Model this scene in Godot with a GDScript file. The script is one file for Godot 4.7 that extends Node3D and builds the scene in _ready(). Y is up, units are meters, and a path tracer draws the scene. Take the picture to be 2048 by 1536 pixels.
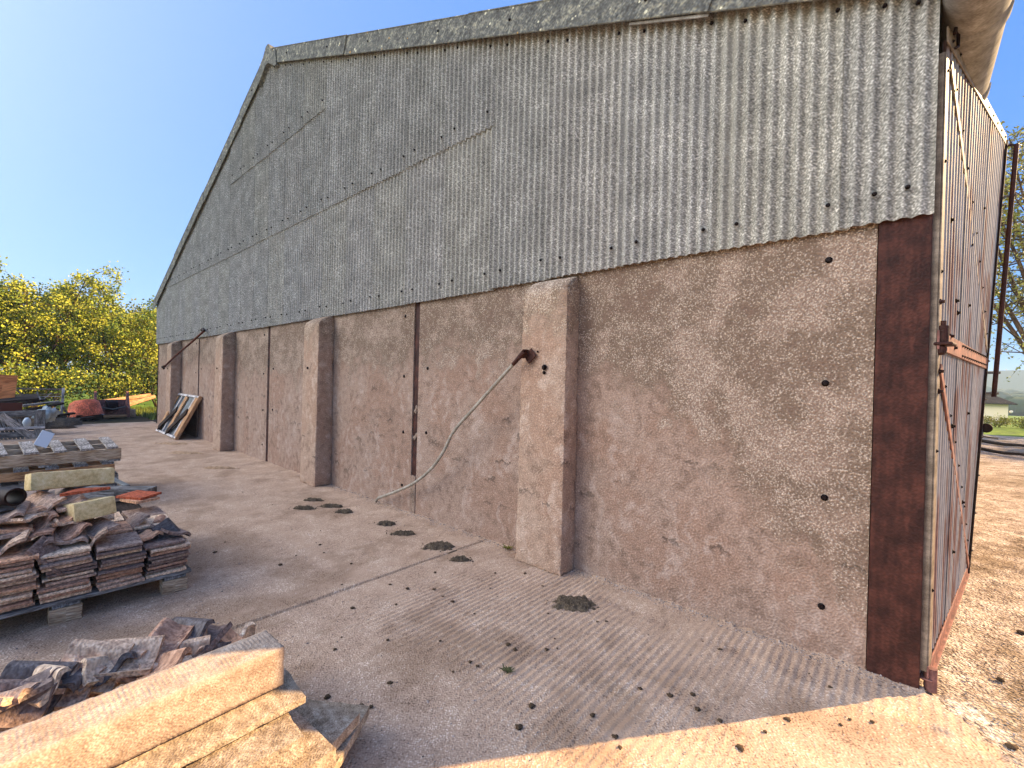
extends Node3D

# ---------------------------------------------------------------- helpers
var rng := RandomNumberGenerator.new()
var names := {}
var M := {}
var F := 896.0
var cam: Camera3D
const W := 16.8          # width of the gable
const WALL := 2.4        # height of the concrete wall
const PITCH := 0.405     # slope of the roof
const EAVE := 3.44       # verge underside at the eaves
const AUREOLE := 0.15   # strength of the haze glow round the sun
const LEN := 14.0        # length of the barn
var sun_dir := Vector3.ZERO

func numbered(n: String) -> String:
	if not names.has(n):
		names[n] = 0
		return n
	names[n] += 1
	return "%s_%03d" % [n, names[n]]

func thing(called: String, label: String, category: String, at := Vector3.ZERO, turn := 0.0, group := "") -> Node3D:
	var o := Node3D.new()
	o.name = numbered(called)
	add_child(o)
	o.position = at
	o.rotation.y = turn
	tag(o, label, category, group)
	return o

func tag(o: Node, label: String, category: String, group := "") -> void:
	o.set_meta("label", label)
	o.set_meta("category", category)
	if group != "":
		o.set_meta("group", group)

func part(parent: Node, called: String, mesh: Mesh, mat: Material, xf := Transform3D.IDENTITY, label := "") -> MeshInstance3D:
	var o := MeshInstance3D.new()
	o.name = called
	o.mesh = mesh
	o.material_override = mat
	o.transform = xf
	parent.add_child(o, true)
	if label != "":
		o.set_meta("label", label)
	return o

func single(called: String, mesh: Mesh, mat: Material, xf: Transform3D, label: String, category: String, group := "") -> MeshInstance3D:
	var o := MeshInstance3D.new()
	o.name = numbered(called)
	o.mesh = mesh
	o.material_override = mat
	o.transform = xf
	add_child(o)
	tag(o, label, category, group)
	return o

func structure(called: String, mesh: Mesh, mat: Material, label: String) -> MeshInstance3D:
	var o := MeshInstance3D.new()
	o.name = numbered(called)
	o.mesh = mesh
	o.material_override = mat
	add_child(o)
	o.set_meta("kind", "structure")
	o.set_meta("label", label)
	o.set_meta("category", called.replace("_", " "))
	return o

func xf(pos: Vector3, rot := Vector3.ZERO, scl := Vector3.ONE) -> Transform3D:
	return Transform3D(Basis.from_euler(rot).scaled_local(scl), pos)

# box axes: x along dir, given up
func along(a: Vector3, b: Vector3, up := Vector3.UP) -> Transform3D:
	var x := (b - a).normalized()
	if absf(x.dot(up)) > 0.98:
		up = Vector3.RIGHT
	var z := x.cross(up).normalized()
	var y := z.cross(x)
	return Transform3D(Basis(x, y, z), (a + b) * 0.5)

# a photo pixel (2048 x 1536) as a ray, met with a plane
func ray(px: float, py: float) -> Vector3:
	return cam.transform.basis * Vector3((px - 1024.0) / F, -(py - 768.0) / F, -1.0)
func GP(px: float, py: float, h := 0.0) -> Vector3:
	var d := ray(px, py)
	return cam.position + d * ((h - cam.position.y) / d.y)
func XP(px: float, py: float, x: float) -> Vector3:
	var d := ray(px, py)
	return cam.position + d * ((x - cam.position.x) / d.x)
func ZP(px: float, py: float, z: float) -> Vector3:
	var d := ray(px, py)
	return cam.position + d * ((z - cam.position.z) / d.z)

class MB:
	var v := PackedVector3Array()
	var n := PackedVector3Array()
	var t := PackedVector2Array()
	var c := PackedColorArray()
	var i := PackedInt32Array()
	func vert(p: Vector3, nn: Vector3, uv := Vector2.ZERO, col := Color.WHITE) -> int:
		v.push_back(p); n.push_back(nn); t.push_back(uv); c.push_back(col)
		return v.size() - 1
	# corners counter-clockwise as seen from outside
	func quad(a: Vector3, b: Vector3, cc: Vector3, d: Vector3, s := Vector2.ONE, col := Color.WHITE, uv0 := Vector2.ZERO) -> void:
		var nn := (b - a).cross(d - a)
		if nn.length_squared() < 1e-14:
			nn = (cc - b).cross(a - b)
		nn = nn.normalized()
		var k := vert(a, nn, uv0, col)
		vert(b, nn, uv0 + Vector2(s.x, 0), col); vert(cc, nn, uv0 + s, col); vert(d, nn, uv0 + Vector2(0, s.y), col)
		i.append_array(PackedInt32Array([k, k + 2, k + 1, k, k + 3, k + 2]))
	func tri(a: Vector3, b: Vector3, cc: Vector3, col := Color.WHITE) -> void:
		var nn := (b - a).cross(cc - a).normalized()
		var k := vert(a, nn, Vector2(a.x, a.y), col)
		vert(b, nn, Vector2(b.x, b.y), col); vert(cc, nn, Vector2(cc.x, cc.y), col)
		i.append_array(PackedInt32Array([k, k + 2, k + 1]))
	# grid of indices already laid out row by row; flip says which side is out
	func grid(first: int, cols: int, rows: int, flip := false) -> void:
		for r in rows - 1:
			for q in cols - 1:
				var a := first + r * cols + q
				var b := a + 1
				var d := a + cols
				var e := d + 1
				if flip:
					i.append_array(PackedInt32Array([a, d, e, a, e, b]))
				else:
					i.append_array(PackedInt32Array([a, e, d, a, b, e]))
	func box(xform: Transform3D, s: Vector3, bev := 0.003, col := Color.WHITE) -> void:
		var h := s * 0.5
		bev = minf(bev, minf(h.x, minf(h.y, h.z)) * 0.6)
		var la := 0
		if s.y > s[la]: la = 1
		if s.z > s[la]: la = 2
		var off := Vector2(xform.origin.x * 3.1 + xform.origin.z * 1.7, xform.origin.y * 2.3 + xform.origin.z * 2.9)
		var P := func(ax: int, sx: float, sy: float, sz: float) -> Vector3:
			var q := Vector3(sx * h.x, sy * h.y, sz * h.z)
			for k in 3:
				if k != ax:
					q[k] -= signf(q[k]) * bev
			return q
		var emit := func(pts: Array, nn: Vector3, ax: int) -> void:
			var first := v.size()
			for q: Vector3 in pts:
				var uv := Vector2.ZERO
				if ax == la:
					uv = Vector2(q[(la + 1) % 3], q[(la + 2) % 3])
				else:
					uv = Vector2(q[la], q[3 - la - ax] + ax * 0.37)
				vert(xform * q, (xform.basis * nn).normalized(), uv + off, col)
			for k in range(1, pts.size() - 1):
				var e1: Vector3 = pts[k] - pts[0]
				var e2: Vector3 = pts[k + 1] - pts[0]
				if e1.cross(e2).dot(nn) > 0:
					i.append_array(PackedInt32Array([first, first + k + 1, first + k]))
				else:
					i.append_array(PackedInt32Array([first, first + k, first + k + 1]))
		for ax in 3:
			for sg in [-1.0, 1.0]:
				var nn := Vector3.ZERO
				nn[ax] = sg
				var u := (ax + 1) % 3
				var w := (ax + 2) % 3
				var pts := []
				for e in [[-1, -1], [1, -1], [1, 1], [-1, 1]]:
					var q := Vector3.ZERO
					q[ax] = sg; q[u] = e[0]; q[w] = e[1]
					pts.append(P.call(ax, q.x, q.y, q.z))
				emit.call(pts, nn, ax)
		for ax in 3:      # edges run along ax
			var u := (ax + 1) % 3
			var w := (ax + 2) % 3
			for e in [[-1, -1], [1, -1], [1, 1], [-1, 1]]:
				var q0 := Vector3.ZERO
				q0[u] = e[0]; q0[w] = e[1]; q0[ax] = -1
				var q1 := q0
				q1[ax] = 1
				var nn := Vector3.ZERO
				nn[u] = e[0]; nn[w] = e[1]
				emit.call([P.call(u, q0.x, q0.y, q0.z), P.call(u, q1.x, q1.y, q1.z), P.call(w, q1.x, q1.y, q1.z), P.call(w, q0.x, q0.y, q0.z)], nn.normalized(), u)
		for sx in [-1, 1]:
			for sy in [-1, 1]:
				for sz in [-1, 1]:
					emit.call([P.call(0, sx, sy, sz), P.call(1, sx, sy, sz), P.call(2, sx, sy, sz)], Vector3(sx, sy, sz).normalized(), 0)
	func tube(pts: Array, rad: Array, sides := 8, col := Color.WHITE, caps := true) -> void:
		var up := Vector3(0.31, 0.87, 0.38)
		var first := v.size()
		var m := pts.size()
		var l := 0.0
		for k in m:
			var d: Vector3 = (pts[mini(k + 1, m - 1)] - pts[maxi(k - 1, 0)]).normalized()
			var s := d.cross(up)
			if s.length() < 0.05:
				s = d.cross(Vector3(1, 0.1, 0))
			s = s.normalized()
			var q := s.cross(d)
			if k > 0:
				l += (pts[k] - pts[k - 1]).length()
			for j in sides + 1:
				var a := TAU * j / sides
				var o := s * cos(a) + q * sin(a)
				vert(pts[k] + o * rad[k], o, Vector2(l, float(j) / sides * 0.3), col)
		grid(first, sides + 1, m)
		if caps:
			for e in [0, m - 1]:
				var d: Vector3 = (pts[1] - pts[0]) if e == 0 else (pts[m - 1] - pts[m - 2])
				d = d.normalized() * (-1.0 if e == 0 else 1.0)
				var b := vert(pts[e], d, Vector2.ZERO, col)
				for j in sides:
					var p1 := v[first + e * (sides + 1) + j]
					var p2 := v[first + e * (sides + 1) + j + 1]
					var k1 := vert(p1, d, Vector2(0.02, 0), col)
					var k2 := vert(p2, d, Vector2(0, 0.02), col)
					if e == 0:
						i.append_array(PackedInt32Array([b, k2, k1]) if (p1 - pts[e]).cross(p2 - pts[e]).dot(d) > 0 else PackedInt32Array([b, k1, k2]))
					else:
						i.append_array(PackedInt32Array([b, k2, k1]) if (p1 - pts[e]).cross(p2 - pts[e]).dot(d) > 0 else PackedInt32Array([b, k1, k2]))
	func cyl(a: Vector3, b: Vector3, r: float, sides := 10, r2 := -1.0) -> void:
		tube([a, b], [r, r if r2 < 0 else r2], sides)
	func mesh() -> ArrayMesh:
		var arr := []
		arr.resize(Mesh.ARRAY_MAX)
		arr[Mesh.ARRAY_VERTEX] = v
		arr[Mesh.ARRAY_NORMAL] = n
		arr[Mesh.ARRAY_TEX_UV] = t
		arr[Mesh.ARRAY_COLOR] = c
		arr[Mesh.ARRAY_INDEX] = i
		var am := ArrayMesh.new()
		am.add_surface_from_arrays(Mesh.PRIMITIVE_TRIANGLES, arr)
		return am

func boxmesh(s: Vector3, bev := 0.003, at := Vector3.ZERO) -> ArrayMesh:
	var b := MB.new()
	b.box(Transform3D(Basis.IDENTITY, at), s, bev)
	return b.mesh()

# a worn block of stone or timber: each face a grid, pushed about by noise; warp may bend it further
func stone(s: Vector3, step: float, amp: float, worn: float, sd: int, warp = null, uvs := 1.0) -> ArrayMesh:
	var nn := FastNoiseLite.new()
	nn.seed = sd
	nn.frequency = 1.0
	nn.fractal_octaves = 3
	var st := SurfaceTool.new()
	st.begin(Mesh.PRIMITIVE_TRIANGLES)
	var base := 0
	for ax in 3:
		for sg in [-1.0, 1.0]:
			var u := (ax + 1) % 3
			var w := (ax + 2) % 3
			var nu := clampi(int(ceil(s[u] / step)), 2, 90)
			var nw := clampi(int(ceil(s[w] / step)), 2, 90)
			st.set_smooth_group(1 + ax * 2 + (1 if sg > 0 else 0))
			for b in nw + 1:
				for a in nu + 1:
					var q := Vector3.ZERO
					q[ax] = sg * s[ax] * 0.5
					q[u] = (float(a) / nu - 0.5) * s[u]
					q[w] = (float(b) / nw - 0.5) * s[w]
					var uv := Vector2(q[u], q[w]) if s[u] > s[w] else Vector2(q[w], q[u])
					# wear at edges and corners
					var near := 0
					for k in 3:
						if s[k] * 0.5 - absf(q[k]) < step * 0.4:
							near += 1
					var p := q
					var d := Vector3(nn.get_noise_3d(q.x * 9, q.y * 9, q.z * 9), nn.get_noise_3d(q.x * 9 + 40, q.y * 9, q.z * 9), nn.get_noise_3d(q.x * 9, q.y * 9 + 40, q.z * 9))
					p += d * amp
					if near >= 2:
						var cn := nn.get_noise_3d(q.x * 16 + 9, q.y * 16, q.z * 16)
						var chip := worn * (0.5 + 0.9 * smoothstep(0.1, 0.6, cn))
						for k in 3:
							if s[k] * 0.5 - absf(q[k]) < step * 0.4:
								p[k] -= signf(q[k]) * chip
					if warp != null:
						p = warp.call(p)
					st.set_uv((uv + Vector2(ax * 0.31, sg * 0.17)) * uvs)
					st.add_vertex(p)
			for b in nw:
				for a in nu:
					var k0 := base + b * (nu + 1) + a
					var k1 := k0 + 1
					var k2 := k0 + nu + 1
					var k3 := k2 + 1
					if sg > 0:
						for k in [k0, k3, k1, k0, k2, k3]: st.add_index(k)
					else:
						for k in [k0, k1, k3, k0, k3, k2]: st.add_index(k)
			base += (nu + 1) * (nw + 1)
	st.generate_normals()
	return st.commit()

func clod_mesh(sd: int, flat := 0.6, amp := 0.35, seg := 8) -> ArrayMesh:
	var nn := FastNoiseLite.new()
	nn.seed = sd
	nn.frequency = 0.9
	var st := SurfaceTool.new()
	st.begin(Mesh.PRIMITIVE_TRIANGLES)
	for r in seg + 1:
		for q in seg * 2 + 1:
			var th := PI * r / seg
			var ph := TAU * (q % (seg * 2)) / (seg * 2)
			var d := Vector3(sin(th) * cos(ph), cos(th), sin(th) * sin(ph))
			var k := 1.0 + amp * nn.get_noise_3d(d.x * 1.6 + sd, d.y * 1.6, d.z * 1.6) * 2.0 + amp * 0.5 * nn.get_noise_3d(d.x * 4, d.y * 4 + sd, d.z * 4)
			st.set_uv(Vector2(ph, th) * 0.1)
			st.add_vertex(d * Vector3(1, flat, 1) * k * 0.5)
	var c := seg * 2 + 1
	for r in seg:
		for q in seg * 2:
			var a := r * c + q
			for k in [a, a + c, a + c + 1, a, a + c + 1, a + 1]: st.add_index(k)
	st.generate_normals()
	return st.commit()

# ---------------------------------------------------------------- textures
func noise(sd: int, freq: float, oct := 1, cell := false) -> FastNoiseLite:
	var q := FastNoiseLite.new()
	q.seed = sd
	q.frequency = freq
	q.noise_type = FastNoiseLite.TYPE_CELLULAR if cell else FastNoiseLite.TYPE_SIMPLEX_SMOOTH
	if oct > 1:
		q.fractal_octaves = oct
	else:
		q.fractal_type = FastNoiseLite.FRACTAL_NONE
	return q

func seam(sd: int, freq: float, oct: int, size: int, cell := 0) -> PackedByteArray:
	var q := noise(sd, freq, oct, cell == 1)
	if cell == 2:
		q.noise_type = FastNoiseLite.TYPE_VALUE_CUBIC
	if cell == 1:
		q.cellular_return_type = FastNoiseLite.RETURN_CELL_VALUE
	return q.get_seamless_image(size, size, false, false, 0.12).get_data()

func to_tex(d: PackedByteArray, w: int, h: int) -> ImageTexture:
	var im := Image.create_from_data(w, h, false, Image.FORMAT_RGB8, d)
	im.generate_mipmaps()
	return ImageTexture.create_from_image(im)

func to_normal(d: PackedByteArray, w: int, h: int, k: float) -> ImageTexture:
	var im := Image.create_from_data(w, h, false, Image.FORMAT_L8, d)
	im.convert(Image.FORMAT_RGBA8)
	im.bump_map_to_normal_map(k)
	im.generate_mipmaps()
	return ImageTexture.create_from_image(im)

# tileable texture: a ramp over a weighted sum of noises, with pale and dark specks
func speckle(sd: int, size: int, lo: Color, mid: Color, hi: Color, f1: float, f2: float, f3: float, w1: float, w2: float, w3: float, gain: float, streak := Vector2.ONE, sharp := 0.0) -> PackedByteArray:
	var a := seam(sd, f1 * 2.2, 1, size, 2)
	var b := seam(sd + 1, f2, 3, size)
	var c := seam(sd + 2, f3, 2, size)
	var out := PackedByteArray()
	out.resize(size * size * 3)
	for y in size:
		var row := y * size
		var cr := (int(y * streak.y) % size) * size
		for x in size:
			var k := row + x
			var s := (w1 * (a[k] - 128) + w2 * (b[k] - 128) + w3 * (c[cr + int(x * streak.x) % size] - 128)) / 128.0 * gain
			s = clampf(s * pow(absf(s), sharp), -1, 1)
			var col := mid.lerp(hi, s) if s > 0 else mid.lerp(lo, -s)
			var o := k * 3
			out[o] = int(col.r * 255); out[o + 1] = int(col.g * 255); out[o + 2] = int(col.b * 255)
	return out

func mat(tex: Texture2D, col := Color.WHITE, rough := 0.9, nrm: Texture2D = null, scale := 1.0, nscale := 1.0) -> StandardMaterial3D:
	var m := StandardMaterial3D.new()
	m.albedo_color = col
	if tex:
		m.albedo_texture = tex
	m.roughness = rough
	m.metallic_specular = 0.3
	if nrm:
		m.normal_enabled = true
		m.normal_texture = nrm
		m.normal_scale = nscale
	m.uv1_scale = Vector3.ONE * scale
	return m

func tri_mat(tex: Texture2D, col := Color.WHITE, rough := 0.9, nrm: Texture2D = null, scale := 1.0, nscale := 1.0) -> StandardMaterial3D:
	var m := mat(tex, col, rough, nrm, scale, nscale)
	m.uv1_triplanar = true
	return m

# concrete of the barn wall: rough exposed aggregate above, washed and stained below
func wall_tex(w: int, h: int, x0: float, wm: float, sd: int, edge: Array, scuffs: int) -> Array:
	var pm := w / wm                       # pixels a metre
	var grit := noise(sd, 60.0, 2)
	var mid := noise(sd + 1, 2.6, 4)
	var big := noise(sd + 2, 0.9, 3)
	var strk := noise(sd + 3, 1.0, 3)
	var spot := noise(sd + 4, 105.0, 1, true)
	var val := noise(sd + 4, 105.0, 1, true)
	val.cellular_return_type = FastNoiseLite.RETURN_CELL_VALUE
	var out := PackedByteArray()
	out.resize(w * h * 3)
	var hgt := PackedByteArray()
	hgt.resize(w * h)
	var c_low := Vector3(0.615, 0.520, 0.452)
	var c_red := Vector3(0.595, 0.485, 0.412)
	var c_pale := Vector3(0.705, 0.63, 0.575)
	var c_dark := Vector3(0.485, 0.395, 0.335)
	var c_up := Vector3(0.485, 0.410, 0.345)
	var c_dot := Vector3(0.84, 0.77, 0.69)
	var fine := noise(sd + 6, 9.0, 4)
	for py in h:
		var y := WALL * (1.0 - (py + 0.5) / h)
		for px in w:
			var x := (px + 0.5) / pm
			var X := x + x0
			var g := grit.get_noise_2d(X, y)
			var m4 := mid.get_noise_2d(X, y)
			var b4 := big.get_noise_2d(X, y)
			var s4 := 0.8 * strk.get_noise_2d(X * 7.0 + 1.2 * m4, y * 1.1 + 3.0)
			var f4 := fine.get_noise_2d(X, y)
			# height of the line where the aggregate starts
			var e: float = edge[0]
			var t := x / wm * (edge.size() - 1)
			var ti := mini(int(t), edge.size() - 2)
			e = lerpf(edge[ti], edge[ti + 1], t - ti)
			var m := smoothstep(-0.16, 0.16, y - e + 0.42 * m4 + 0.2 * s4)
			var col := c_low.lerp(c_red, smoothstep(-0.15, 0.35, b4 + 0.5 * m4))
			col = col.lerp(c_pale, 0.60 * smoothstep(0.0, 0.75, 1.1 * s4 + 0.6 * m4 + 0.45 * f4))
			col = col.lerp(c_dark, 0.62 * smoothstep(0.10, 0.70, -s4 * 0.7 - 0.6 * m4 - 0.6 * f4))
			var up := c_up.lerp(c_low, smoothstep(-0.1, 0.4, m4 + 0.5 * b4) * 0.55)
			up = up.lerp(c_dark, 0.6 * smoothstep(0.1, 0.6, -b4 * 0.6 - 0.4 * m4 - 0.5 * f4))
			var hh := 0.5 + 0.28 * g
			if m > 0.03:
				var v4 := val.get_noise_2d(X, y)
				var d4 := spot.get_noise_2d(X, y)
				# share of stones laid bare
				if v4 > 1.0 - 1.5 * m * (0.62 + 0.45 * b4 + 0.4 * m4 + 0.5 * f4) and d4 < -0.45:
					var f := smoothstep(-0.45, -0.70, d4) * (0.6 + 0.4 * fmod(absf(v4) * 91.0, 1.0))
					up = up.lerp(c_dot * (0.86 + 0.2 * fmod(absf(v4) * 37.0, 1.0)), f)
					hh += 0.3 * f * m
			elif g > 0.52:
				col = col.lerp(c_pale, 0.5)
			col = col.lerp(up, m) * (1.0 + 0.20 * g + 0.05 * f4)
			var k := py * w + px
			hgt[k] = clampi(int(hh * 255), 0, 255)
			k *= 3
			out[k] = clampi(int(col.x * 255), 0, 255)
			out[k + 1] = clampi(int(col.y * 255), 0, 255)
			out[k + 2] = clampi(int(col.z * 255), 0, 255)
	# hoof and shovel scuffs: dark crescents with a pale lip
	var rg := RandomNumberGenerator.new()
	rg.seed = sd * 7 + 1
	for s in scuffs:
		var cx := rg.randf() * wm
		var cy := 0.15 + absf(rg.randfn(0.55, 0.3))
		var r := rg.randf_range(0.025, 0.07)
		var str4 := rg.randf_range(0.1, 0.62)
		var tall := rg.randf_range(0.5, 1.2)
		for py in range(maxi(0, int((WALL - cy - r * 1.4) * pm)), mini(h, int((WALL - cy + r * 1.4) * pm))):
			for px in range(maxi(0, int((cx - r * 1.6) * pm)), mini(w, int((cx + r * 1.6) * pm))):
				var dx := (px / pm - cx) / 1.25
				var dy := (WALL - py / pm - cy) / tall
				var d := sqrt(dx * dx + dy * dy) / r + 0.9 * fine.get_noise_2d(px / pm * 2.0 + s, py / pm * 2.0)
				var f := smoothstep(0.1, 0.6, d) * (1.0 - smoothstep(0.65, 1.05, d)) * smoothstep(-0.5, 0.5, dy / r) * str4
				var fl := smoothstep(0.2, 0.0, absf(d - 1.02)) * smoothstep(-0.2, 0.6, dy / r) * str4 * 0.35
				var k := (py * w + px) * 3
				for c in 3:
					out[k + c] = clampi(int(out[k + c] * (1.0 - 0.55 * f) + 60 * fl), 0, 255)
				hgt[py * w + px] = clampi(hgt[py * w + px] - int(60 * f), 0, 255)
	return [to_tex(out, w, h), to_normal(hgt, w, h, 5.0)]

func rust_tex(sd: int, size: int, lo: Color, mid: Color, hi: Color, streak: float) -> ImageTexture:
	return to_tex(speckle(sd, size, lo, mid, hi, 0.09, 0.012, 0.05, 0.5, 0.9, 0.5, 1.1, Vector2(1, streak)), size, size)

func door_tex(w: int, h: int) -> ImageTexture:
	var out := PackedByteArray()
	out.resize(w * h * 3)
	var a := noise(901, 1.0, 3)
	var b := noise(902, 1.0, 4)
	for py in h:
		var y := 3.5 * (1.0 - (py + 0.5) / h)
		for px in w:
			var s := 2.1 * (px + 0.5) / w
			var st := a.get_noise_2d(s * 14.0, y * 0.35)
			var bl := b.get_noise_2d(s * 2.2, y * 1.1)
			var g := b.get_noise_2d(s * 30.0 + 50.0, y * 18.0)
			var col := Vector3(0.66, 0.66, 0.66) + Vector3.ONE * (0.12 * st + 0.06 * g)
			var low := smoothstep(1.8, 1.68, y)
			var rust := smoothstep(0.0, 0.42, bl * 1.2 + st * 0.9 + low * 0.20 - 0.16 - 0.10 * smoothstep(1.2, 1.9, s))
			var rc := Vector3(0.58, 0.36, 0.27).lerp(Vector3(0.42, 0.22, 0.16), smoothstep(-0.3, 0.4, g + bl))
			col = col.lerp(rc, rust * 0.62)
			var k := (py * w + px) * 3
			out[k] = clampi(int(col.x * 255), 0, 255); out[k + 1] = clampi(int(col.y * 255), 0, 255); out[k + 2] = clampi(int(col.z * 255), 0, 255)
	return to_tex(out, w, h)

func wood_tex(sd: int, size: int, lo: Color, mid: Color, hi: Color) -> Array:
	var q := noise(sd, 1.0, 3)
	var q2 := noise(sd + 1, 1.0, 2)
	var out := PackedByteArray()
	out.resize(size * size * 3)
	var hg := PackedByteArray()
	hg.resize(size * size)
	for y in size:
		for x in size:
			var u := float(x) / size
			var v := float(y) / size
			var wv := v + 0.03 * q2.get_noise_2d(u * 2.2, v * 3.0)
			var s := 0.75 * q.get_noise_2d(u * 3.0, wv * 46.0) + 0.5 * q.get_noise_2d(u * 14.0 + 9.0, wv * 150.0) + 0.5 * q2.get_noise_2d(u * 3.0 + 7.0, v * 4.0)
			s = clampf(s * 1.5, -1, 1)
			var col := mid.lerp(hi, s) if s > 0 else mid.lerp(lo, -s)
			var k := y * size + x
			hg[k] = clampi(int(128 + 90 * s), 0, 255)
			out[k * 3] = int(col.r * 255); out[k * 3 + 1] = int(col.g * 255); out[k * 3 + 2] = int(col.b * 255)
	return [to_tex(out, size, size), to_normal(hg, size, size, 3.0)]

func make_materials() -> void:
	# asbestos cement sheets: grey, salted with lichen
	var asb := speckle(11, 1024, Color(0.34, 0.335, 0.315), Color(0.525, 0.52, 0.495), Color(0.82, 0.81, 0.78), 0.15, 0.05, 0.004, 1.0, 0.2, 0.2, 1.25, Vector2.ONE, 0.5)
	var asn := to_normal(seam(11, 0.33, 1, 1024, 2), 1024, 1024, 3.0)
	M.sheet = []
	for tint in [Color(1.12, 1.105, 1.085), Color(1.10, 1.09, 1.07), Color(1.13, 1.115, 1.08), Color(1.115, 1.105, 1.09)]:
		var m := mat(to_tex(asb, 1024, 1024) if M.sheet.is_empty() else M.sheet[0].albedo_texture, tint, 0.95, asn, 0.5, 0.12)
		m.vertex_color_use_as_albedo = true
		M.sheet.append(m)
	var dk := speckle(23, 512, Color(0.20, 0.205, 0.205), Color(0.31, 0.325, 0.325), Color(0.56, 0.565, 0.51), 0.10, 0.03, 0.008, 0.6, 0.7, 0.35, 0.9)
	# round pale and orange lichens
	var rg := RandomNumberGenerator.new()
	rg.seed = 77
	for s in 46:
		var cx := rg.randi_range(10, 500)
		var cy := rg.randi_range(10, 500)
		var r := rg.randf_range(2.0, 9.0)
		var lc := Color(0.78, 0.79, 0.70) if rg.randf() < 0.8 else Color(0.72, 0.55, 0.25)
		for y in range(maxi(0, cy - 12), mini(512, cy + 13)):
			for x in range(maxi(0, cx - 12), mini(512, cx + 13)):
				var d := sqrt(pow(x - cx, 2) + pow(y - cy, 2)) / r + 0.3 * sin(x * 1.3 + s) * cos(y * 1.1)
				var f := smoothstep(1.0, 0.6, d) * (0.55 + 0.35 * sin(d * 5.0))
				var k := (y * 512 + x) * 3
				dk[k] = int(lerpf(dk[k], lc.r * 255, f)); dk[k + 1] = int(lerpf(dk[k + 1], lc.g * 255, f)); dk[k + 2] = int(lerpf(dk[k + 2], lc.b * 255, f))
	M.barge = tri_mat(to_tex(dk, 512, 512), Color(1.25, 1.2, 1.14), 0.95, to_normal(seam(24, 0.05, 3, 512), 512, 512, 4.0), 0.8)
	M.gutter = tri_mat(to_tex(speckle(31, 512, Color(0.38, 0.355, 0.32), Color(0.54, 0.52, 0.485), Color(0.70, 0.685, 0.65), 0.12, 0.02, 0.006, 0.45, 0.6, 0.5, 1.0), 512, 512), Color.WHITE, 0.9, null, 1.2)
	# concrete yard
	var gr := speckle(41, 1024, Color(0.46, 0.37, 0.30), Color(0.73, 0.615, 0.51), Color(0.95, 0.87, 0.77), 0.2, 0.04, 0.006, 1.0, 0.25, 0.25, 1.2, Vector2.ONE, 1.1)
	M.slab_tex = to_tex(gr, 1024, 1024)
	var gnn := to_normal(seam(41, 0.44, 1, 1024, 2), 1024, 1024, 4.0)
	M.slab = mat(M.slab_tex, Color.WHITE, 0.95, gnn, 0.45, 0.45)
	M.slab.vertex_color_use_as_albedo = true
	var dr := speckle(47, 1024, Color(0.42, 0.36, 0.30), Color(0.68, 0.61, 0.535), Color(0.92, 0.87, 0.80), 0.11, 0.035, 0.007, 0.8, 0.55, 0.45, 1.15)
	M.yard = mat(to_tex(dr, 1024, 1024), Color.WHITE, 0.97, to_normal(seam(47, 0.09, 3, 1024), 1024, 1024, 9.0), 0.5, 1.0)
	M.yard.vertex_color_use_as_albedo = true
	M.earth = mat(M.yard.albedo_texture, Color(0.36, 0.34, 0.28), 1.0, null, 0.7)
	M.earth.vertex_color_use_as_albedo = true
	M.grass = mat(to_tex(speckle(53, 256, Color(0.16, 0.24, 0.06), Color(0.36, 0.46, 0.12), Color(0.56, 0.62, 0.20), 0.2, 0.04, 0.01, 0.7, 0.5, 0.4, 1.0), 256, 256), Color.WHITE, 1.0, null, 0.3)
	M.grass.vertex_color_use_as_albedo = true
	var dirt := speckle(59, 512, Color(0.17, 0.14, 0.11), Color(0.37, 0.315, 0.25), Color(0.60, 0.53, 0.44), 0.16, 0.05, 0.01, 0.9, 0.3, 0.2, 1.1)
	M.dirt = tri_mat(to_tex(dirt, 512, 512), Color.WHITE, 1.0, to_normal(seam(59, 0.16, 2, 512), 512, 512, 8.0), 2.0)
	M.dust = tri_mat(M.dirt.albedo_texture, Color(1.7, 1.62, 1.55), 1.0, null, 2.0)
	M.clod = tri_mat(M.dirt.albedo_texture, Color(0.85, 0.8, 0.75), 1.0, null, 5.0)
	# timber
	var w1 := wood_tex(61, 512, Color(0.50, 0.40, 0.31), Color(0.72, 0.62, 0.50), Color(0.84, 0.75, 0.64))
	var w2 := wood_tex(67, 512, Color(0.25, 0.235, 0.22), Color(0.46, 0.44, 0.415), Color(0.66, 0.645, 0.62))
	M.wood = mat(w1[0], Color.WHITE, 0.85, w1[1], 1.3)
	M.wood_warm = mat(w1[0], Color(0.98, 0.88, 0.78), 0.85, w1[1], 1.3)
	M.wood_grey = mat(w2[0], Color.WHITE, 0.9, w2[1], 1.3)
	M.wood_pale = mat(w2[0], Color(1.5, 1.5, 1.52), 0.9, w2[1], 1.3)
	M.wood_dark = mat(w2[0], Color(0.45, 0.38, 0.34), 0.9, w2[1], 1.3)
	M.wood_slat = mat(w2[0], Color(1.28, 1.24, 1.2), 0.9, w2[1], 1.3)
	M.bark = mat(w2[0], Color(0.75, 0.62, 0.50), 1.0, w2[1], 0.8)
	# stone
	var sn := to_normal(seam(71, 0.3, 1, 512, 2), 512, 512, 2.0)
	M.sand = tri_mat(to_tex(speckle(71, 512, Color(0.52, 0.435, 0.36), Color(0.655, 0.57, 0.49), Color(0.80, 0.73, 0.645), 0.2, 0.03, 0.007, 0.9, 0.5, 0.4, 1.0), 512, 512), Color.WHITE, 0.95, sn, 1.6, 0.7)
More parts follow.
